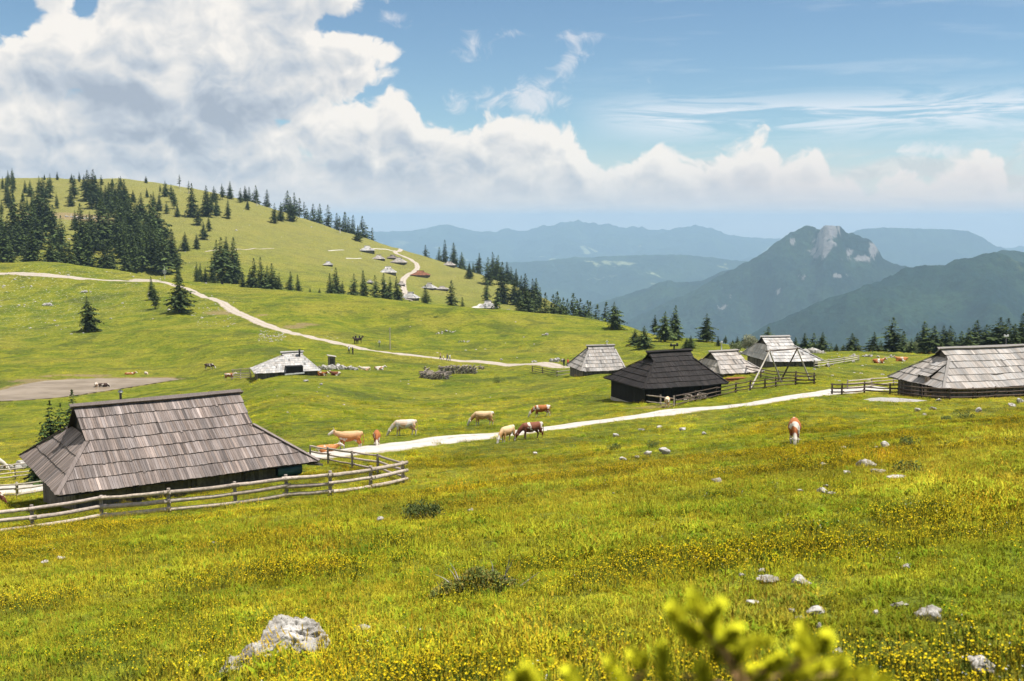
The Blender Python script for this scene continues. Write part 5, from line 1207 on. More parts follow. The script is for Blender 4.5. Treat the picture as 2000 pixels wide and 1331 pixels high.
cow('pale calf seen from behind at the fence of the black hut', 1303, 796, 1.35, 'pale', 'graze', .82, 10)
cow('brown and white cow lying left of an orange one near the right hut', 1716, 710, .2, 'brown', 'lie', 1.1, 11)
cow('plain orange cow lying on the meadow just above the right hut roof', 1760, 706, PI - .2, 'orange', 'lie', 1.1, 12)
cow('brown and white cow drinking at the far bank of the pond', 254, 740, .25, 'brown', 'stand', 1.0, 13)
cow('small white and dark cow grazing right of the drinking one by the pond', 286, 737, -.9, 'white', 'graze', .85, 14)
cow('white-faced cow standing in the shallow pond', 188, 760, -1.3, 'white', 'stand', .92, 15)
cow('dark brown cow bending to drink in the pond', 203, 761, .35, 'dark', 'graze', .95, 16)
cow('dark cow grazing on the pasture between pond and whitish hut', 409, 722, .2, 'dark', 'graze', .95, 17)
cow('reddish-brown cow at the board fence left of the whitish hut', 449, 742, .1, 'brown', 'stand', .95, 18)
cow('brown and white cow lying below the stone wall beside the whitish hut', 629, 735, -.5, 'brown', 'lie', 1.05, 19)
cow('dark brown cow lying below the right end of the stone wall', 655, 734, PI - .3, 'red', 'lie', 1.0, 20)
cow('white cow with dark head lying left of another on the pasture before the wood piles', 713, 724, PI, 'white', 'lie', 1.0, 21)
cow('white cow with brown hindquarters lying nearest the wood piles', 741, 723, .35, 'pied', 'lie', 1.0, 25)
cow('orange and white cow at the left photo edge behind the pole fence', -16, 925, .35, 'pied', 'graze', 1.0, 23)
cow('dark cow behind the rail fence, cut by the left photo edge', -30, 990, .2, 'red', 'graze', .95, 24)

# ------------------------------------------------------------------ people and riders
CL = {}
def cloth(name, c):
    if name not in CL: CL[name] = simple('cloth_' + name, c, rough=.9, var=.2, scale=6)
    return CL[name]
for n_, c_ in {'black': (.018, .018, .022), 'navy': (.03, .045, .10), 'red': (.50, .04, .03), 'tan': (.40, .27, .18), 'white': (.65, .64, .62), 'olive': (.09, .09, .05), 'denim': (.07, .10, .17), 'grey': (.25, .25, .26), 'straw': (.55, .45, .25), 'hair': (.04, .025, .018)}.items(): cloth(n_, c_)
def person_sets(pose):
    st = {'walk': .20, 'stand': .05, 'ride': 0}[pose]; parts, legs, arms = [], [], []
    for s in (-1, 1):
        if pose == 'ride': leg = [((0, s * .10, .92), .085), ((.22, s * .27, .82), .075), ((.30, s * .33, .72), .065), ((.22, s * .33, .38), .048), ((.20, s * .33, .30), .04), ((.34, s * .33, .26), .035)]
        else: leg = [((0, s * .09, .92), .085), ((.5 * st * s + .03, s * .10, .50), .062), ((st * s - .02, s * .10, .12), .042), ((st * s, s * .10, .05), .04), ((st * s + .14, s * .11, .035), .03)]
        sh = Vector((0, s * .19, 1.42)); el = Vector((-.05 - .5 * st * s, s * .25, 1.14)); wr = Vector((.10 - st * s * .9, s * .24, .93))
        if pose == 'ride': el = Vector((.06, s * .24, 1.15)); wr = Vector((.28, s * .12, 1.06))
        legs.append(leg); arms.append([(sh, .055), (el, .043), (wr, .032)])
        d = (wr - el).normalized(); hd = [[(wr, .03), (wr + d * .05, (.028, .04)), (wr + d * .085, (.022, .042))]]
        for k in range(4):
            b = wr + d * .085 + Vector((.0, 0, 0)) + Vector((1, 0, .3)) * (.024 * (k - 1.5)); ln = (.055, .07, .065, .05)[k]
            hd.append([(b, .0105), (b + d * ln * .6, .0095), (b + (d + Vector((0, -s * .35, 0))).normalized() * ln, .008)])
        tb = wr + d * .03 + Vector((.03, -s * .01, 0)); hd.append([(tb, .013), (tb + (d * .6 + Vector((.7, 0, 0))).normalized() * .05, .011), (tb + (d * .85 + Vector((.5, -s * .2, 0))).normalized() * .08, .009)])
        parts += hd
    torso = [((0, 0, .95), (.155, .11)), ((0, 0, 1.12), (.145, .105)), ((.01, 0, 1.32), (.175, .115)), ((0, 0, 1.43), (.15, .085))]
    head = [[((0, 0, 1.42), .062), ((.01, 0, 1.53), .052)], [((.02, 0, 1.58), (.06, .07)), ((.015, 0, 1.66), (.075, .095))], [((.105, 0, 1.625), .016), ((.122, 0, 1.60), .016)], [((.02, .078, 1.63), .018), ((.01, .08, 1.61), .014)], [((.02, -.078, 1.63), .018), ((.01, -.08, 1.61), .014)], [((.085, .03, 1.555), .014), ((.085, -.03, 1.555), .014)]]
    return parts, legs, arms, torso, head
PCACHE = {}
def person(label, p, yaw, pose, top, low, hair='hair', hat=None, pack=None, scale=1.0, group='walkers and riders by the upper road'):
    if pose not in PCACHE:
        parts, legs, arms, torso, head = person_sets(pose)
        fat = lambda ch, k: [(q, tuple(v * k + .012 for v in r) if hasattr(r, '__len__') else r * k + .012) for q, r in ch]
        body = fuse('person_body', parts + [l for l in legs] + arms + [torso] + head, .012, 2, m_skin)
        PCACHE[pose] = (body, fuse('trousers', [fat(l[:4] if pose == 'ride' else l[:3], 1.08) for l in legs] + [[(q, tuple(v + .015 for v in r)) for q, r in torso[:1]] * 2], .02, 2), fuse('jacket', [[(q, tuple(v + .018 for v in r)) for q, r in torso]] + [fat(a, 1.1) for a in arms], .02, 2),
                        fuse('hair', [[((-.015, 0, 1.66), (.085, .09)), ((.0, 0, 1.70), (.082, .085))]], .02, 1), fuse('shoes', [[(q, .05 if i == 0 else .042) for i, (q, r) in enumerate(l[-2:])] for l in legs], .015, 1),
                        fuse('hat', [[((0, 0, 1.725), (.17, .014)), ((0, 0, 1.73), (.17, .014))], [((0, 0, 1.73), (.088, .07)), ((0, 0, 1.77), (.08, .05))]], .015, 1), fuse('rucksack', [[((-.2, 0, 1.12), (.14, .1)), ((-.19, 0, 1.36), (.13, .09))]], .02, 2))
    b, tr_, jk, hr, sh, ht_, rs = PCACHE[pose]
    root = empty('person', p, yaw); tag(root, label, 'person', group); root.scale = (scale,) * 3
    link('body', b, root)
    for nm, me, m in (('trousers', tr_, cloth(low, None)), ('jacket', jk, cloth(top, None)), ('hair', hr, cloth(hair, None)), ('shoes', sh, cloth('black', None))) + ((('hat', ht_, cloth(hat, None)),) if hat else ()) + ((('rucksack', rs, cloth(pack, None)),) if pack else ()):
        me2 = me.copy(); me2.materials.clear(); me2.materials.append(m); link(nm, me2, root)
    return root
person('walker in dark clothes, left of a pair below the upper road', ground(689, 693), -.5, 'stand', 'black', 'black')
person('walker with a light rucksack, right one of a pair below the upper road', ground(681.5, 691), 2.4, 'walk', 'grey', 'black', pack='white')
person('walker with pale hat and shirt on the grass left of the wooden pole', ground(741, 677), -2.2, 'walk', 'white', 'olive', hat='straw')
person('tall walker in tan top, left one of the group on the upper road', ground(860, 704), -.3, 'walk', 'tan', 'black')
person('child in white walking between adults on the upper road', ground(866, 704), -.3, 'walk', 'white', 'tan', scale=.66)
person('walker in navy jacket, in the right half of the group on the upper road', ground(873.5, 705.5), -.3, 'walk', 'navy', 'denim')
person('walker in white top with a grey rucksack, rightmost of the group on the upper road', ground(878.5, 706), -.4, 'walk', 'white', 'grey', pack='grey', scale=.95)
person('person in red top beside the rocks left of the pale rounded hut', at(1109, 214, 694), 2.6, 'stand', 'red', 'denim')
person('person in black behind the rocks left of the pale rounded hut', at(1101.5, 217, 690), 2.2, 'stand', 'black', 'black')
def horse(label, p, yaw, seed, rider_label, top):
    if 'horse' not in PCACHE:
        P_ = [[((-.75, 0, 1.25), (.20, .22)), ((-.5, 0, 1.22), (.27, .30)), ((0, 0, 1.18), (.27, .29)), ((.45, 0, 1.22), (.25, .31)), ((.62, 0, 1.30), (.19, .28))], [((.6, 0, 1.35), (.13, .24)), ((.88, 0, 1.68), (.095, .17)), ((1.02, 0, 1.92), (.085, .12))],
              [((1.02, 0, 1.94), (.09, .11)), ((1.22, 0, 1.76), (.075, .09)), ((1.38, 0, 1.60), (.06, .07))]]
        for s in (-1, 1):
            k = .10 * s
            P_.append([((.46, s * .14, 1.08), (.09, .16)), ((.50 + k, s * .15, .72), (.065, .075)), ((.50 + k * 1.4, s * .15, .46), (.048, .052)), ((.49 + k * 1.2, s * .15, .14), (.036, .036)), ((.53 + k * 1.2, s * .15, .04), (.05, .055))])
            P_.append([((-.58, s * .14, 1.12), (.12, .22)), ((-.50 - k, s * .16, .82), (.085, .12)), ((-.74 - k, s * .15, .52), (.05, .065)), ((-.70 - k * 1.4, s * .15, .14), (.038, .038)), ((-.66 - k * 1.4, s * .15, .04), (.05, .055))])
            P_.append([((1.0, s * .06, 2.02), .03), ((1.01, s * .07, 2.12), .012)])
        PCACHE['horse'] = fuse('horse_body', P_, .03, 3, m_coat, lambda q: (.045, .026, .018) if q.z > .3 else (.03, .02, .015))
    root = empty('horse', p, yaw); tag(root, label, 'horse', 'saddle horses on the upper road'); link('body', PCACHE['horse'], root)
    mb = MB(); mb.tube([(-.92, 0, 1.36), (-1.04, 0, 1.15), (-1.06, 0, .8), (-1.02, 0, .5)], [.05, .07, .07, .02], 7); mb.build('tail', cloth('black', None), root, True)
    mb = MB(); mb.tube([(.60, 0, 1.62), (.80, 0, 1.86), (.98, 0, 2.05), (1.08, 0, 2.02)], [.04, .06, .05, .02], 7); mb.build('mane', cloth('black', None), root, True)
    link('saddle', fuse('saddle', [[((-.28, 0, 1.50), (.17, .04)), ((.0, 0, 1.45), (.20, .05)), ((.22, 0, 1.52), (.15, .05))]], .03, 2, cloth('hair', None)), root)
    person(rider_label, p + Vector((0, 0, .62)), yaw, 'ride', top, 'black', hat='black')
p = ground(695, 672); horse('dark horse carrying a rider, left one of two on the upper road', p, PI + 1.0, 1, 'rider in dark clothes on the left one of two horses', 'black')
p = ground(702, 671.5); horse('dark horse carrying a rider, right one of two on the upper road', p, .6, 2, 'rider in navy jacket on the right one of two horses', 'navy')
# ------------------------------------------------------------------ limestone
rkm2, t, b, _ = newmat('limestone')
O = t.new('ShaderNodeTexCoord').outputs['Object']; P = t.pos()
n1 = t.noise(P, 3.0, 6, .7, .4); n2 = t.noise(P, 14, 5, .7); n3 = t.noise(t.mapv(P, loc=(9, 3, 1)), 1.3, 3, .6)
c = t.mix(t.step(n1, .36, .64), (.19, .17, .145), (.50, .475, .44)); c = t.mix(t.math('MULTIPLY', t.step(n2, .56, .70), .55), c, (.11, .095, .08)); c = t.mix(t.math('MULTIPLY', t.step(n3, .6, .7), .35), c, (.33, .27, .20))
t.put(b.inputs['Base Color'], c); b.inputs['Roughness'].default_value = .9
t.put(b.inputs['Normal'], t.bump(t.math('ADD', n1, t.math('MULTIPLY', n2, .5)), .9, .04))
def rock_bm(bm, c, sx, sy, sz, seed, sub=3, yaw=0.0):
    rnd = random.Random(seed); r = bmesh.ops.create_icosphere(bm, subdivisions=sub, radius=1.0)
    V = r['verts']; co = np.array([v.co[:] for v in V]); o = rnd.uniform(0, 60)
    for _ in range(12):                                    # broken faces
        n = np.array([rnd.gauss(0, 1), rnd.gauss(0, 1), rnd.gauss(.2, .8)]); n /= np.linalg.norm(n); d = rnd.uniform(.42, .8)
        k = co @ n - d; co = co - np.outer(np.maximum(k, 0) * .9, n)
    nz = fbm(co[:, 0] * 1.6 + o, co[:, 1] * 1.6 + co[:, 2] * 1.1 + o, 4, .55); co = co * (1 + .34 * nz)[:, None]
    ca, sa = math.cos(yaw), math.sin(yaw)
    for v, p in zip(V, co):
        x, y, z = p[0] * sx, p[1] * sy, p[2] * sz; v.co = (c[0] + x * ca - y * sa, c[1] + x * sa + y * ca, c[2] + z)
ROCKS = []
def rock(label, x, y, w, hr=.5, yaw=0.0, sub=3, dp=.8, group=None, sink=.25, p=None):
    p = p or ground(x, y); W_ = w / F * p.y; ROCKS.append((p.x, p.y, W_ * .5)); bm = bmesh.new(); sd = int(x * 7 + y)
    rock_bm(bm, (0, 0, W_ * hr * (.5 - sink) + (.022 if y > 1050 else .055 if y > 850 else .02)), W_ * .5, W_ * .5 * dp, W_ * .5 * hr * 1.1, sd, sub, yaw)
    me = bpy.data.meshes.new('rock'); bm.to_mesh(me); bm.free(); me.polygons.foreach_set('use_smooth', [sub > 2] * len(me.polygons))
    o = link('rock', me, None, rkm2, p); tag(o, label, 'rock', group); return o
GR = 'limestone boulders in the meadow'
for (x, y, w, hr, lab) in [
 (709, 1232, 40, .32, 'flat brown-grey rock right of the big foreground boulder'), (120, 1095, 20, .5, 'right, taller one of two pale rocks below the rail fence at the left'), (88, 1100, 18, .25, 'left, flat one of two pale rocks below the rail fence at the left'),
 (1448, 1129, 16, .6, 'small pinkish rock at the left end of the rock row right of centre'), (1488, 1121, 20, .4, 'small rock just above the long low one in the right foreground'), (1503, 1137, 54, .2, 'long low rock curving through grass in the right foreground'), (1563, 1145, 48, .42, 'bright rock right of the long low one in the right foreground'),
 (1767, 1116, 20, .75, 'single dark-sided stone standing alone in the right foreground grass'), (1594, 1200, 48, .42, 'pale rock with a sharp top edge, biggest of the lower right foreground cluster'), (1546, 1199, 22, .35, 'flat pale stone left of the sharp-edged rock in the lower right'), (1561, 1214, 28, .3, 'low stone half sunk below the sharp-edged rock in the lower right'), (1598, 1232, 15, 1.1, 'small upright stone below the sharp-edged rock in the lower right'),
 (1756, 1190, 40, .35, 'rock half under turf above the rounded rock in the lower right'), (1710, 1203, 20, .4, 'small stone left of the rock half under turf'), (1816, 1214, 60, .55, 'rounded grey rock with dark right side in the lower right'), (1916, 1325, 70, .7, 'large grey rock cut by the bottom edge at the lower right'), (1470, 1182, 30, .3, 'low dull rock beside the blurred branch tip'), (1638, 1280, 30, .4, 'rock half hidden by the right part of the blurred branch'),
 (1400, 946, 28, .5, 'pale rock left of the middle of the right meadow, on its own'), (1653, 928, 22, .4, 'small pale rock left of the large forked white rock'), (1690, 918, 50, .5, 'large forked white rock in the right meadow'), (1716, 927, 40, .25, 'flat arm of stone below the forked white rock'), (1755, 937, 52, .14, 'long thin white stone right of the forked rock'), (1613, 956, 15, .5, 'small stone behind a dark split rock in the right meadow'), (1604, 967, 24, .6, 'dark split rock with a pale top in the right meadow'), (1622, 970, 22, .25, 'thin flat slab right of a dark split rock'),
 (1562, 964, 14, .4, 'tiny flat stone left of a dark split rock'), (1606, 911, 18, .4, 'small stone above left of the forked white rock'), (1648, 877, 14, .4, 'small pale stone right of the lone grazing cow'), (1729, 875, 30, .4, 'white rock left of a dark tuft bush in the right meadow'), (1712, 877, 14, .35, 'small stone touching a white rock left of a dark tuft bush'),
 (1793, 804, 15, .6, 'leftmost of three little rocks below the right fence'), (1820, 801, 16, .6, 'rightmost of three little rocks below the right fence'), (1806, 811, 10, .6, 'lowest of three little rocks below the right fence'), (1913, 806, 15, .9, 'bluish stone standing alone below the long right hut'), (1976, 795, 20, .55, 'pale rock at the right photo edge below the fence'), (1991, 787, 18, .7, 'rock beside another at the right photo edge'), (1834, 784, 16, .4, 'flat stone at the foot of the right fence'),
 (1266, 892, 24, .6, 'grey rounded rock, left one of a pair below the road'), (1298, 887, 30, .5, 'whiter, longer rock, right one of a pair below the road'), (1244, 896, 13, .5, 'small stone left of a pair of rocks below the road'), (1216, 900, 17, .45, 'flat dark-topped stone, leftmost below the road'), (1201, 854, 19, .5, 'grey rock just below the road, right of the dark red cow'), (1044, 889, 11, .6, 'small stone under the dark red cow, lower on the meadow'),
 (1288, 836, 16, .4, 'flat stone just below the road, under the black hut'), (1333, 841, 19, .4, 'flat white stone below the road, right of centre'), (1252, 841, 15, .3, 'half sunk stone below the road, left of another flat one'), (1375, 849, 13, .5, 'small pale stone below the road, rightmost of its row'),
 (920, 1003, 13, .8, 'small pale stone in the meadow right of a low dark shrub'), (742, 1019, 16, .5, 'small white stone left of a low dark shrub'), (1198, 969, 9, .5, 'tiny pale stone alone in the centre of the meadow'), (418, 1064, 28, .2, 'thin flat pale stone in the grass below the nearest hut'),
 (598, 746, 11, .6, 'grey stone on the slope below the whitish hut, left of two'), (627, 752, 11, .5, 'pale stone on the slope below the whitish hut, right of two'), (1617, 717, 12, .9, 'white boulder standing at the low pole fence near the tall pale hut'), (1667, 708, 9, .7, 'white stone at the right end of the low pole fence'), (1740, 698, 8, 1.0, 'small upright stone above the lying cows'),
 (979, 704, 8, .6, 'small grey stone by the upper road, right of the walkers')]:
    rock(lab, x, y, w, hr, random.Random(int(x)).uniform(-.5, .5), 4 if y > 1100 else 3, .8, GR)
# the big boulder: a tilted slab of karst in the left foreground
pa_, pb_ = ground(424, 1316), ground(646, 1256); p = pa_.lerp(pb_, .5); ax_ = pb_ - pa_; k = p.y / F; yw_ = math.atan2(ax_.y, ax_.x)
ns_, nf_ = 150, 90; ss = np.linspace(0, 1, ns_); ph = np.linspace(-.25, math.pi + .25, nf_)
Hs = pchip([0, .1, .25, .42, .53, .62, .72, .82, .9, .96, 1], [2, 17, 29, 50, 68, 78, 74, 60, 46, 32, 6], ss) * k * .9
Ws = pchip([0, .1, .3, .5, .65, .8, .92, 1], [3, 13, 24, 32, 36, 30, 20, 4], ss) * k
S_, PH = np.meshgrid(ss, ph, indexing='ij'); sn = np.sin(PH)
yy = -np.cos(PH) * Ws[:, None] * (1 - .25 * np.clip(sn, 0, 1)) + .45 * Hs[:, None] * np.clip(sn, 0, 1) * .6; zz = np.sign(sn) * np.abs(sn) ** .62 * Hs[:, None]
dirx = np.array([math.cos(yw_), math.sin(yw_)]); diry = np.array([-math.sin(yw_), math.cos(yw_)]); Lx = math.hypot(ax_.x, ax_.y)
q1, q2 = S_ * 5.5, PH * 1.25
lay_ = q1 * .5 + q2 * 1.4
crk = np.minimum(np.abs(perlin(q1 * .8 + 5, q2 * 1.1)), np.abs(perlin(lay_ * 1.3 + 25, q1 * .9 + 7)))
dsp = k * (24 * fbm(q1 * .9, q2 * 1.0, 3, .5, 3) + 9 * np.abs(fbm(q1 * 2.6, q2 * 2.6, 4, .6, 8)) - 11 * np.exp(-(crk / .03) ** 2)) * np.clip(np.minimum(ss, 1 - ss) * 9, 0, 1)[:, None]
px3 = (S_ - .5) * Lx + .3 * dsp * np.sin(q1 * 3)
XYZ = np.stack([px3 * dirx[0] + (yy - np.cos(PH) * dsp) * diry[0], px3 * dirx[1] + (yy - np.cos(PH) * dsp) * diry[1], (S_ - .5) * ax_.z + zz + np.clip(sn, 0, 1) * dsp - .02], -1)
me2 = grid_mesh('rock', XYZ); me2.flip_normals() if False else None
for t_ in np.linspace(.05, .97, 9):
    w_ = pa_ + ax_ * float(t_); ROCKS.append((w_.x, w_.y, float(np.interp(t_, ss, Ws)) * 1.15))
tag(link('rock', me2, None, rkm2, p), 'big cracked white boulder slab in the left foreground', 'rock', GR)
# outcrops: one broken mass each
def outcrop(label, p, w, d, h, n, seed, cat='rock outcrop', name='rock_outcrop', sub=2):
    rnd = random.Random(seed); bm = bmesh.new()
    for _ in range(n):
        x, y = rnd.uniform(-.5, .5) * w, rnd.uniform(-.5, .5) * d; s = rnd.uniform(.5, 1) * h * (1 - .8 * abs(x) / w)
        rock_bm(bm, (x, y, hz(p.x + x, p.y + y) - p.z + s * .3), s * rnd.uniform(.5, 1.0), s * .7, s * rnd.uniform(.5, .9), rnd.randrange(9999), sub, rnd.uniform(0, 3))
    me = bpy.data.meshes.new(name); bm.to_mesh(me); bm.free(); o = link(name, me, None, rkm2, p); tag(o, label, cat); return o
outcrop('pale crumbly rock outcrop at the roadside left of the pale rounded hut', ground(1088, 707), 2.8, 1.6, 1.25, 16, 1)
outcrop('long jagged rock outcrop behind the tall pale hut, to its right', at(1583, 236, 680), 6.2, 2.4, 1.9, 30, 2)
outcrop('rock outcrop under the whitish flowering bush', at(1470, 226, 682), 5.0, 2.2, 1.5, 22, 3)
outcrop('low rock outcrop left of the flowering bush outcrop', at(1430, 232, 685), 3.4, 1.6, .9, 12, 4)
outcrop('small pale boulder heap by the upper road, left of the crumbly outcrop', ground(1041, 708), 1.5, 1.0, .6, 6, 5)
outcrop('boulder heap on the grassy slope above the pale rounded hut', ground(1065, 655), 1.6, 1.2, .9, 9, 6)
outcrop('rocky ledge on the slope above the wood piles', ground(870, 650), 6, 2.5, .7, 16, 7)
outcrop('rocky ledge lower on the slope above the wood piles', ground(905, 668), 4, 2, .6, 10, 8)
outcrop('pale stones on the crest between spruces and lying cows', ground(1690, 697), 8, 1.6, .7, 16, 9)
outcrop('bare rocky patch in the clearing of the left wood', ground(160, 428), 30, 6, 1.8, 40, 10)
outcrop('pale rock ledge beside the upper road, above the whitish hut', ground(530, 658), 6, 1.6, .4, 18, 11)
outcrop('cluster of white boulders on the left pasture above the single spruce', ground(166, 571), 4.2, 2, 1.1, 9, 12)
outcrop('white boulder group behind the paddock left of the nearest hut', ground(27, 918), 1.9, 1.0, 1.0, 8, 13)
outcrop('cluster of boulders on the stony left pasture', ground(93, 597), 3.0, 1.5, 1.6, 7, 14)
outcrop('dry stone wall of white boulders running right from the whitish hut', ground(655, 722), 8.6, 1.3, 1.15, 90, 15, 'stone wall', 'stone_wall')
# countless small stones on the left pasture and the far hill, and gravel in the stone patch
rnd = random.Random(77); bm = bmesh.new()
def stones(n, xa, xb, ya, yb, s0, s1, mask=None):
    for _ in range(n):
        x, y = rnd.uniform(xa, xb), rnd.uniform(ya, yb)
        if mask and rnd.random() > mask(x, y): continue
        p = ground(x, y); s = s0 + (s1 - s0) * rnd.random() ** 3
        r = bmesh.ops.create_icosphere(bm, subdivisions=1, radius=1.0)
        for v in r['verts']: v.co = (p.x + v.co.x * s * rnd.uniform(.7, 1.2), p.y + v.co.y * s * rnd.uniform(.7, 1.1), p.z + v.co.z * s * rnd.uniform(.4, .7))
dens = lambda x, y: float(sstep(-.05, .35, fbm(np.array(x / 34.0), np.array(y / 16.0), 3))) * (1.0 if x < 140 else .45)
stones(900, -20, 430, 545, 655, .10, .75, dens)
stones(90, 0, 250, 530, 549, .15, .7, dens)
stones(160, 100, 640, 360, 470, .3, 1.2, lambda x, y: .5)
stones(70, 200, 480, 460, 560, .2, .8, lambda x, y: .6)
stones(110, 380, 460, 590, 640, .1, .4)
stones(120, 505, 560, 645, 668, .1, .45)
stones(160, 800, 1090, 620, 700, .1, .4, dens)
stones(80, 600, 960, 480, 580, .2, .7, lambda x, y: .5)
stones(160, 1560, 1840, 690, 745, .08, .35, lambda x, y: .5)
stones(60, 520, 1000, 740, 815, .06, .2)
me = bpy.data.meshes.new('stone_scatter'); bm.to_mesh(me); bm.free()
tag(link('stone_scatter', me, None, rkm2), 'small white limestone stones strewn over the pastures', 'stones', None, 'stuff')
# cordwood and clutter under the eaves of the black hut
q = Q['dark']; Md, ed = hut_frame(q)
def place(x, y): w = Md @ Vector((x, y, 0)); return Vector((w.x, w.y, hz(w.x, w.y)))
pile('firewood heap behind the fence, under the front eave of the black hut', place(1.2, -q[5] - .2), q[3], 3.2, .6, .8, 9, .25)
outcrop('few pale boulders by the firewood under the eave of the black hut', place(-.9, -q[5] - .2), 1.5, .5, .4, 7, 21)
mb = MB()
for i in range(6): mb.col = (1, 1, 1); mb.beam((-.9, i * .19 - .5, .1 + .02 * i), (1.9, i * .19 - .5, .12 + .02 * i), .17, .05)
for i in range(5): mb.beam((-.8, i * .19 - .4, .36), (1.8, i * .19 - .4, .38), .17, .05)
m_rust = simple('reddish_planks', (.24, .085, .03), var=.3, tint=True)
tag(link('plank_stack', mb.mesh('plank_stack', m_rust), None, None, ground(1430, 744), .25), 'stack of reddish-brown planks at the right end of the black hut', 'planks')
# ------------------------------------------------------------------ grass and flowers
gmat, t, b, out = newmat('grass_blades')
col, _h = meadow(t)
tn = t.attr('tint'); it = t.new('ShaderNodeAttribute', attribute_name='vary', attribute_type='INSTANCER').outputs['Color']
c = t.vmath('MULTIPLY', col, tn); c = t.vmath('MULTIPLY', c, it); c = t.vmath('SCALE', t.vmath('MULTIPLY', c, (1.09, 1.01, 1.0)), None, 1.63)
ge = t.new('ShaderNodeNewGeometry'); nv = t.vmath('NORMALIZE', t.vmath('ADD', t.vmath('SCALE', ge.outputs['Normal'], None, .55), (0, 0, 1.0)))
df = t.new('ShaderNodeBsdfDiffuse'); t.put(df.inputs[0], c); t.put(df.inputs['Normal'], nv)
tr = t.new('ShaderNodeBsdfTranslucent'); t.put(tr.inputs[0], c); mx = t.new('ShaderNodeMixShader'); mx.inputs[0].default_value = .22
t.l.new(df.outputs[0], mx.inputs[1]); t.l.new(tr.outputs[0], mx.inputs[2]); t.l.new(mx.outputs[0], out.inputs[0])
def petal(name, col):
    m, t, b, o = newmat(name); n = t.new('ShaderNodeNewGeometry'); r = t.noise(t.pos(), 7, 2)
    c = t.vmath('SCALE', col, None, t.step(r, .3, .7, .75, 1.2, False))
    df = t.new('ShaderNodeBsdfDiffuse'); t.put(df.inputs[0], c); t.put(df.inputs['Normal'], t.vmath('NORMALIZE', t.vmath('ADD', t.vmath('SCALE', n.outputs['Normal'], None, .4), (0, 0, 1.0))))
    t.l.new(df.outputs[0], o.inputs[0]); return m
m_yel = petal('buttercup_yellow', (.56, .42, .012)); m_wht = petal('daisy_white', (.6, .6, .56)); m_stem = petal('flower_stem', (.10, .13, .02))
TUFT = bpy.data.collections.new('grass_tufts'); FLOW = bpy.data.collections.new('flower_sprays')
def lib(coll, name, me): o = bpy.data.objects.new(name, me); coll.objects.link(o)
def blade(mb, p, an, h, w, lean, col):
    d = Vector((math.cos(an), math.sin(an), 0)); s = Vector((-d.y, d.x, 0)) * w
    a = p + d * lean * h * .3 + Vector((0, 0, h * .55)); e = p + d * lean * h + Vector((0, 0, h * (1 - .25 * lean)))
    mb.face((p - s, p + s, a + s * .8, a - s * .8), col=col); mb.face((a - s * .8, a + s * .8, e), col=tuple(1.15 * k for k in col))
for v in range(7):
    rnd = random.Random(500 + v); mb = MB(); n = 34
    for k in range(n):
        r = .15 * rnd.random() ** .6; a = rnd.random() * 6.28; h = rnd.uniform(.04, .105) * (1.25 if v > 3 else 1); tv = rnd.uniform(.62, 1.3)
        c_ = (tv * rnd.uniform(.9, 1.12), tv, tv * .9)
        blade(mb, Vector((r * math.cos(a), r * math.sin(a), -.02)), rnd.random() * 6.28, h, rnd.uniform(.0035, .007), rnd.uniform(.2, 1.0), c_)
    if v in (2, 5):                                        # seeding stalks
        for k in range(9):
            r = .15 * rnd.random(); a = rnd.random() * 6.28; p = Vector((r * math.cos(a), r * math.sin(a), 0)); an = rnd.random() * 6.28; h = rnd.uniform(.15, .26)
            blade(mb, p, an, h, .002, .25, (1.25, 1.1, 1.0)); q_ = p + Vector((math.cos(an) * .2 * h, math.sin(an) * .2 * h, h * .92))
            mb.face((q_ + Vector((.006, 0, 0)), q_ + Vector((0, .006, .02)), q_ + Vector((0, 0, .055)), q_ + Vector((-.006, 0, .02))), col=(1.5, 1.1, 1.2))
    if v == 6:                                             # broad-leaved herbs
        for k in range(16): blade(mb, Vector((rnd.uniform(-.12, .12), rnd.uniform(-.12, .12), 0)), rnd.random() * 6.28, rnd.uniform(.05, .11), rnd.uniform(.012, .022), rnd.uniform(.8, 1.3), (.55, .72, .6))
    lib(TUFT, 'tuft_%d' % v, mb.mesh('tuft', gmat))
for v in range(6):
    rnd = random.Random(600 + v); mb = MB(); wht = v == 5
    for k in range(19 if not wht else 5):
        r = .22 * rnd.random() ** .6; a = rnd.random() * 6.28; p = Vector((r * math.cos(a), r * math.sin(a), 0)); h = rnd.uniform(.08, .20); R_ = rnd.uniform(.0050, .0088) * (.8 if wht else 1)
        top = p + Vector((rnd.uniform(-.03, .03), rnd.uniform(-.03, .03), h)); mb.cur = 1; s = Vector((.0016, .0016, 0)); mb.face((p - s, p + s, top + s, top - s))
        mb.cur = 0; nx, ny = rnd.uniform(-.5, .5), rnd.uniform(-.5, .5); ring = []
        for j in range(10):
            an = 6.283 * j / 10; rr = R_ * (1.0 if j % 2 else .72); x, y = rr * math.cos(an), rr * math.sin(an); ring.append(top + Vector((x, y, R_ * .35 - nx * x - ny * y)))
        for j in range(10): mb.face((top, ring[j], ring[(j + 1) % 10]))
    lib(FLOW, 'spray_%d' % v, mb.mesh('spray', [m_wht if wht else m_yel, m_stem]))
_roadpts = np.array([(v.co.x, v.co.y) for o in bpy.data.objects if o.get('kind') == 'structure' and (o.name.startswith('gravel_road')) for i_, v in enumerate(o.data.vertices) if 1 <= i_ % 6 <= 4])
_rp_lo, _rp_hi = _roadpts.min(0), _roadpts.max(0)
_cell = 1.6; _road = set((int(math.floor(x / _cell)), int(math.floor(y / _cell))) for x, y in _roadpts)
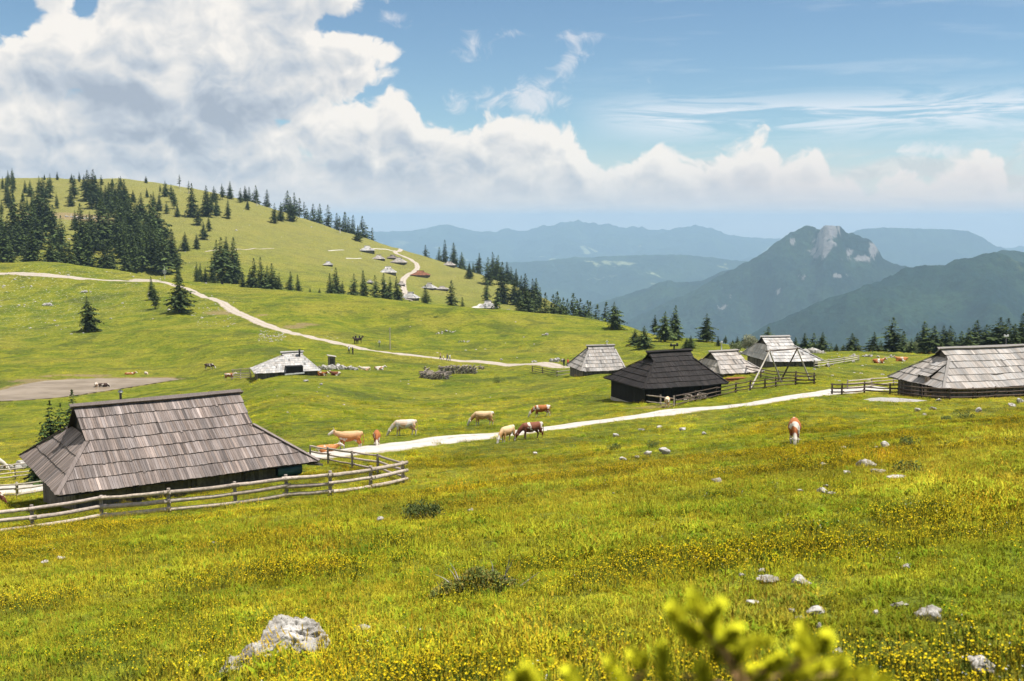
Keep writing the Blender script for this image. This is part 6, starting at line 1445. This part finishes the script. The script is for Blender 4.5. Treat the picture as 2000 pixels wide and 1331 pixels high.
def free(X, D):
    k = np.array([(int(math.floor(x / _cell)), int(math.floor(d / _cell))) not in _road for x, d in zip(X, D)])
    for q in Q.values():
        cx, cy_, _, yaw, a, b = q[:6]; dx, dy = X - cx, D - cy_
        lx, ly = dx * math.cos(yaw) + dy * math.sin(yaw), -dx * math.sin(yaw) + dy * math.cos(yaw)
        k &= ~((np.abs(lx) < a - .9) & (np.abs(ly) < b - .7))
    p = ground(1742, 782); k &= ((X - p.x) / 3.0) ** 2 + ((D - p.y) / 2.2) ** 2 > 1
    k &= ~((X > px_.min()) & (X < px_.max()) & (D > py_.min() - 1) & (D < py_.max() + 1))
    return k & offrock(X, D)
JP = ground(925, 1160)
def offrock(X, D):
    k = ((X - JP.x) / (80 * JP.y / F)) ** 2 + ((D - JP.y) / .35) ** 2 > 1
    for (x, y, r) in ROCKS: k &= (X - x) ** 2 + ((D - y) * 1.0 + r * .25) ** 2 > (r * .92 + .03) ** 2
    return k
RS = np.random.RandomState(5)
def wedge(n, d0, d1, um=.60):
    d = np.sqrt(RS.rand(n) * (d1 ** 2 - d0 ** 2) + d0 ** 2); return (RS.rand(n) * 2 - 1) * (um * d + 1.5), d
def scatter_obj(name, label, coll, X, D, S, idx, vary):
    n = len(X); me = bpy.data.meshes.new(name); me.vertices.add(n)
    Z = height(X, D); me.vertices.foreach_set('co', np.stack([X, D, Z], -1).reshape(-1).astype(np.float32))
    a = me.attributes.new('rot', 'FLOAT_VECTOR', 'POINT'); rv = np.stack([RS.randn(n) * .12, RS.randn(n) * .12, RS.rand(n) * 6.283], -1); a.data.foreach_set('vector', rv.reshape(-1).astype(np.float32))
    a = me.attributes.new('scl', 'FLOAT_VECTOR', 'POINT'); a.data.foreach_set('vector', S.reshape(-1).astype(np.float32))
    a = me.attributes.new('idx', 'INT', 'POINT'); a.data.foreach_set('value', idx.astype(np.int32))
    a = me.attributes.new('vary', 'FLOAT_COLOR', 'POINT'); a.data.foreach_set('color', np.concatenate([vary, np.ones((n, 1))], 1).reshape(-1).astype(np.float32))
    o = link(name, me); tag(o, label, None, None, 'stuff')
    ng = bpy.data.node_groups.new(name, 'GeometryNodeTree'); ng.interface.new_socket('g', in_out='INPUT', socket_type='NodeSocketGeometry'); ng.interface.new_socket('g', in_out='OUTPUT', socket_type='NodeSocketGeometry')
    N = ng.nodes; L = ng.links; gi, go = N.new('NodeGroupInput'), N.new('NodeGroupOutput')
    ci = N.new('GeometryNodeCollectionInfo'); ci.inputs['Collection'].default_value = coll; ci.inputs['Separate Children'].default_value = True; ci.inputs['Reset Children'].default_value = True
    ip = N.new('GeometryNodeInstanceOnPoints'); ip.inputs['Pick Instance'].default_value = True
    def na(nm, ty): x = N.new('GeometryNodeInputNamedAttribute'); x.data_type = ty; x.inputs[0].default_value = nm; return x.outputs[0]
    L.new(gi.outputs[0], ip.inputs['Points']); L.new(ci.outputs[0], ip.inputs['Instance']); L.new(na('idx', 'INT'), ip.inputs['Instance Index'])
    L.new(na('rot', 'FLOAT_VECTOR'), ip.inputs['Rotation']); L.new(na('scl', 'FLOAT_VECTOR'), ip.inputs['Scale']); L.new(ip.outputs[0], go.inputs[0])
    md = o.modifiers.new('scatter', 'NODES'); md.node_group = ng; return o
XS, DS, SS, VS = [], [], [], []
for (n, d0, d1, s0, s1) in [(9500, 3.5, 14, .75, 1.25), (15000, 14, 32, .95, 1.6), (20000, 32, 75, 1.3, 2.3), (26000, 75, 150, 1.6, 3.0), (9000, 150, 300, 2.2, 4.2)]:
    X, D = wedge(n, d0, d1); k = free(X, D) if d1 > 50 else offrock(X, D); X, D = X[k], D[k]; n = len(X)
    lush = sstep(.05, .5, fbm(X / 3.1, D / 3.1, 3, .55, 3)); s = (s0 + (s1 - s0) * RS.rand(n)) * (.7 + .7 * lush)
    hh = s * (.7 + .6 * RS.rand(n)) * (1 if d1 < 50 else .75 if d1 < 100 else .5)
    XS.append(X); DS.append(D); SS.append(np.stack([s, s, hh], -1))
    tv = (.78 + .42 * RS.rand(n)) * (1 + .45 * np.clip(fbm(X / 5.5 + 7, D / 4.0, 3, .6, 2), -.6, .6) * (.6 if d1 < 40 else 1)); ff = flower_field(X, D); VS.append(np.stack([tv * (1 + .22 * (RS.rand(n) - .4)) * (1 + .32 * ff), tv * (1 + .06 * ff), tv * (1 - .3 * ff)], -1))
X, D, S, V = np.concatenate(XS), np.concatenate(DS), np.concatenate(SS), np.concatenate(VS)
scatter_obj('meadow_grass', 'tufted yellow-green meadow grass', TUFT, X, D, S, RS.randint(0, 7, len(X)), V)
XS, DS, SS = [], [], []
for (n, d0, d1, s0, s1) in [(9000, 3.5, 14, .8, 1.1), (21000, 14, 32, .9, 1.25), (32000, 32, 70, 1.1, 1.8), (10000, 70, 118, 1.5, 2.2)]:
    X, D = wedge(n, d0, d1); f = flower_field(X, D); k = RS.rand(n) < (f ** 1.3 * (.85 if d1 < 20 else 1.0) + .015); k &= free(X, D)
    X, D = X[k], D[k]; s = s0 + (s1 - s0) * RS.rand(len(X)); XS.append(X); DS.append(D); SS.append(np.stack([s, s, s ** .6], -1))
X, D, S = np.concatenate(XS), np.concatenate(DS), np.concatenate(SS)
ix = np.where(RS.rand(len(X)) < np.where(X > 2, .07, .015), 5, RS.randint(0, 5, len(X)))
scatter_obj('meadow_flowers', 'yellow buttercups with a few white flowers in the grass', FLOW, X, D, S, ix, np.ones((len(X), 3)))
print('grass', N_TREE, len(X))
# ------------------------------------------------------------------ juniper mat with dry sticks in the foreground
p = ground(925, 1160); k = p.y / F
root = empty('juniper_bush', p); tag(root, 'sprawling half-dead juniper with bare dry sticks in the centre foreground', 'bush')
rnd = random.Random(8); mb = MB()
for _ in range(5200):
    u_ = rnd.uniform(-1, 1); x = u_ * 85 * k; y = rnd.gauss(0, 16) * k; hgt_ = max(.03, (62 * (1 - u_ * u_ * .8) * (.7 + .5 * float(perlin(np.array(u_ * 4.0), np.array(2.2))))) * k)
    z = rnd.random() ** .7 * hgt_; c_ = Vector((x, y, hz(p.x + x, p.y + y) - p.z + z)); d = Vector((rnd.gauss(0, 1), rnd.gauss(0, 1), rnd.gauss(.7, .7))).normalized(); s_ = d.cross(Vector((rnd.gauss(0, 1), rnd.gauss(0, 1), rnd.gauss(0, 1)))).normalized()
    L_ = rnd.uniform(.03, .06); tv = rnd.uniform(.6, 1.7); br = rnd.random() < .3
    mb.face((c_ - s_ * .004, c_ + d * L_ * .5 + s_ * .008, c_ + d * L_, c_ + d * L_ * .5 - s_ * .008), col=(tv * (1.9 if br else 1.2), tv * (1.1 if br else 1.1), tv))
mb.build('foliage', m_juniper, root)
for (x0, y0, x1, y1) in [(880, 1135, 848, 1118), (890, 1130, 872, 1105), (896, 1128, 876, 1093), (964, 1112, 958, 1086), (990, 1112, 998, 1074), (993, 1110, 1004, 1084), (858, 1160, 851, 1135), (950, 1130, 1016, 1125), (1020, 1140, 1060, 1112)]:
    mb = MB(); a = Vector(((x0 - 925) * k, rnd.uniform(-.05, .05), (1160 - y0) * k * .92)); e = Vector(((x1 - 925) * k, rnd.uniform(-.08, .08), (1160 - y1) * k * .95)); m_ = a.lerp(e, .5) + Vector((.01, 0, .008))
    mb.tube([a - (e - a) * .5, a, m_, e], [.008, .007, .005, .002], 6); mb.build('stick', m_dead, root, True)
# ------------------------------------------------------------------ sapling right in front of the lens
m_shoot, t, b, out = newmat('new_spruce_shoots')
c = t.vmath('MULTIPLY', t.mix(t.noise(t.pos(), 60, 2), (.56, .60, .03), (.74, .68, .04)), t.attr('tint'))
df = t.new('ShaderNodeBsdfDiffuse'); t.put(df.inputs[0], c); t.put(df.inputs['Normal'], t.vmath('NORMALIZE', t.vmath('ADD', t.vmath('SCALE', t.new('ShaderNodeNewGeometry').outputs['Normal'], None, .5), (0.3, -.2, 1.0))))
tr = t.new('ShaderNodeBsdfTranslucent'); t.put(tr.inputs[0], c); mx = t.new('ShaderNodeMixShader'); mx.inputs[0].default_value = .4
t.l.new(df.outputs[0], mx.inputs[1]); t.l.new(tr.outputs[0], mx.inputs[2]); t.l.new(mx.outputs[0], out.inputs[0])
m_oldn = leafmat('old_spruce_needles', (.14, .20, .02), (.28, .32, .03), rnd=.05, scale=20)
m_twig = simple('reddish_twig', (.42, .25, .13), var=.3, scale=30)
Ds_ = 1.25
bx = ucol(1440, 1331) * Ds_; zb = hz(bx, Ds_); root = empty('spruce_sapling', (bx, Ds_, zb)); tag(root, 'out-of-focus young spruce with bright yellow-green shoots at the bottom edge', 'sapling')
O_ = Vector((bx, Ds_, zb)); rnd = random.Random(12)
def shoot(mb, a, e, rad, nn):
    d = (e - a); L_ = d.length; d = d.normalized(); u_ = d.cross(Vector((.3, .9, .2))).normalized(); v_ = d.cross(u_)
    for _ in range(nn):
        t_ = rnd.random(); an = rnd.random() * 6.283; o_ = (u_ * math.cos(an) + v_ * math.sin(an)); q_ = a + d * L_ * t_; ln = rad * (1.0 - .35 * t_) * rnd.uniform(.7, 1.2); s_ = d.cross(o_) * .0028
        tip = q_ + o_ * ln + d * ln * .75; tv = rnd.uniform(.75, 1.25); mb.face((q_ - s_, q_ + s_, tip + s_ * .4, tip - s_ * .4), col=(tv, tv, tv))
def P3(x, y, dd=0.0): D = Ds_ + dd; return Vector((ucol(x, y) * D, D, ratio(y) * D)) - O_
st = MB(); st.tube([Vector((0, 0, -.05)), Vector((.01, 0, .45)), P3(1455, 1345), P3(1440, 1290)], [.012, .010, .006, .004], 8); st.build('stem', m_twig, root, True)
new, old, tw = MB(), MB(), MB()
SH_ = [(1370, 1200, 1350, 1162, 0), (1330, 1215, 1314, 1185, .02), (1380, 1225, 1408, 1180, 0), (1360, 1240, 1330, 1225, .01), (1400, 1262, 1392, 1222, .02), (1412, 1262, 1440, 1228, 0), (1440, 1262, 1505, 1250, -.02), (1395, 1290, 1420, 1262, .02), (1430, 1300, 1452, 1268, .0), (1350, 1262, 1368, 1232, .03),
       (1590, 1275, 1563, 1228, 0), (1600, 1275, 1618, 1243, .01), (1575, 1290, 1560, 1262, .03), (1610, 1298, 1650, 1290, 0), (1640, 1318, 1700, 1312, 0), (1680, 1330, 1735, 1325, .02), (1560, 1320, 1610, 1303, -.02), (1500, 1310, 1530, 1283, 0), (1480, 1330, 1500, 1300, .02), (1530, 1335, 1570, 1318, 0),
       (1300, 1335, 1292, 1258, .01), (1262, 1300, 1235, 1278, .03), (1225, 1345, 1190, 1290, 0), (1130, 1345, 1110, 1312, 0), (1050, 1345, 1030, 1302, .01), (1040, 1345, 1005, 1325, .01), (1590, 1345, 1640, 1330, 0), (1440, 1340, 1470, 1310, .02), (1380, 1340, 1370, 1300, .02)]
for (x0, y0, x1, y1, dd) in SH_:
    a, e = P3(x0, y0, dd), P3(x1, y1, dd - .01); shoot(new, a - (e - a) * .15, e, .0145, 120)
for (x0, y0, x1, y1, dd) in [(1450, 1345, 1365, 1215, .01), (1450, 1330, 1560, 1290, .01), (1480, 1345, 1600, 1285, .02), (1440, 1310, 1400, 1255, 0), (1560, 1345, 1660, 1310, .02), (1300, 1345, 1290, 1290, .02), (1230, 1345, 1262, 1310, .03), (1420, 1345, 1330, 1320, .02)]:
    a, e = P3(x0, y0, dd), P3(x1, y1, dd); tw.tube([a, a.lerp(e, .5) + Vector((0, 0, .004)), e], [.0045, .0035, .002], 6); shoot(old, a, e, .010, 40)
sn = new.build('new_shoots', m_shoot, root); old.build('old_needles', m_oldn, root); tw.build('twig', m_twig, root, True)
# a low base of the sapling reaching the ground
bs = MB()
for k in range(14):
    z = .06 + k * .035; an = k * 2.4; e = Vector((math.cos(an) * (.30 - z * .3), math.sin(an) * (.22 - z * .25) * .6, z + .03)); shoot(bs, Vector((.004, 0, z)), e, .014, 120)
bs.build('lower_boughs', m_oldn, root)
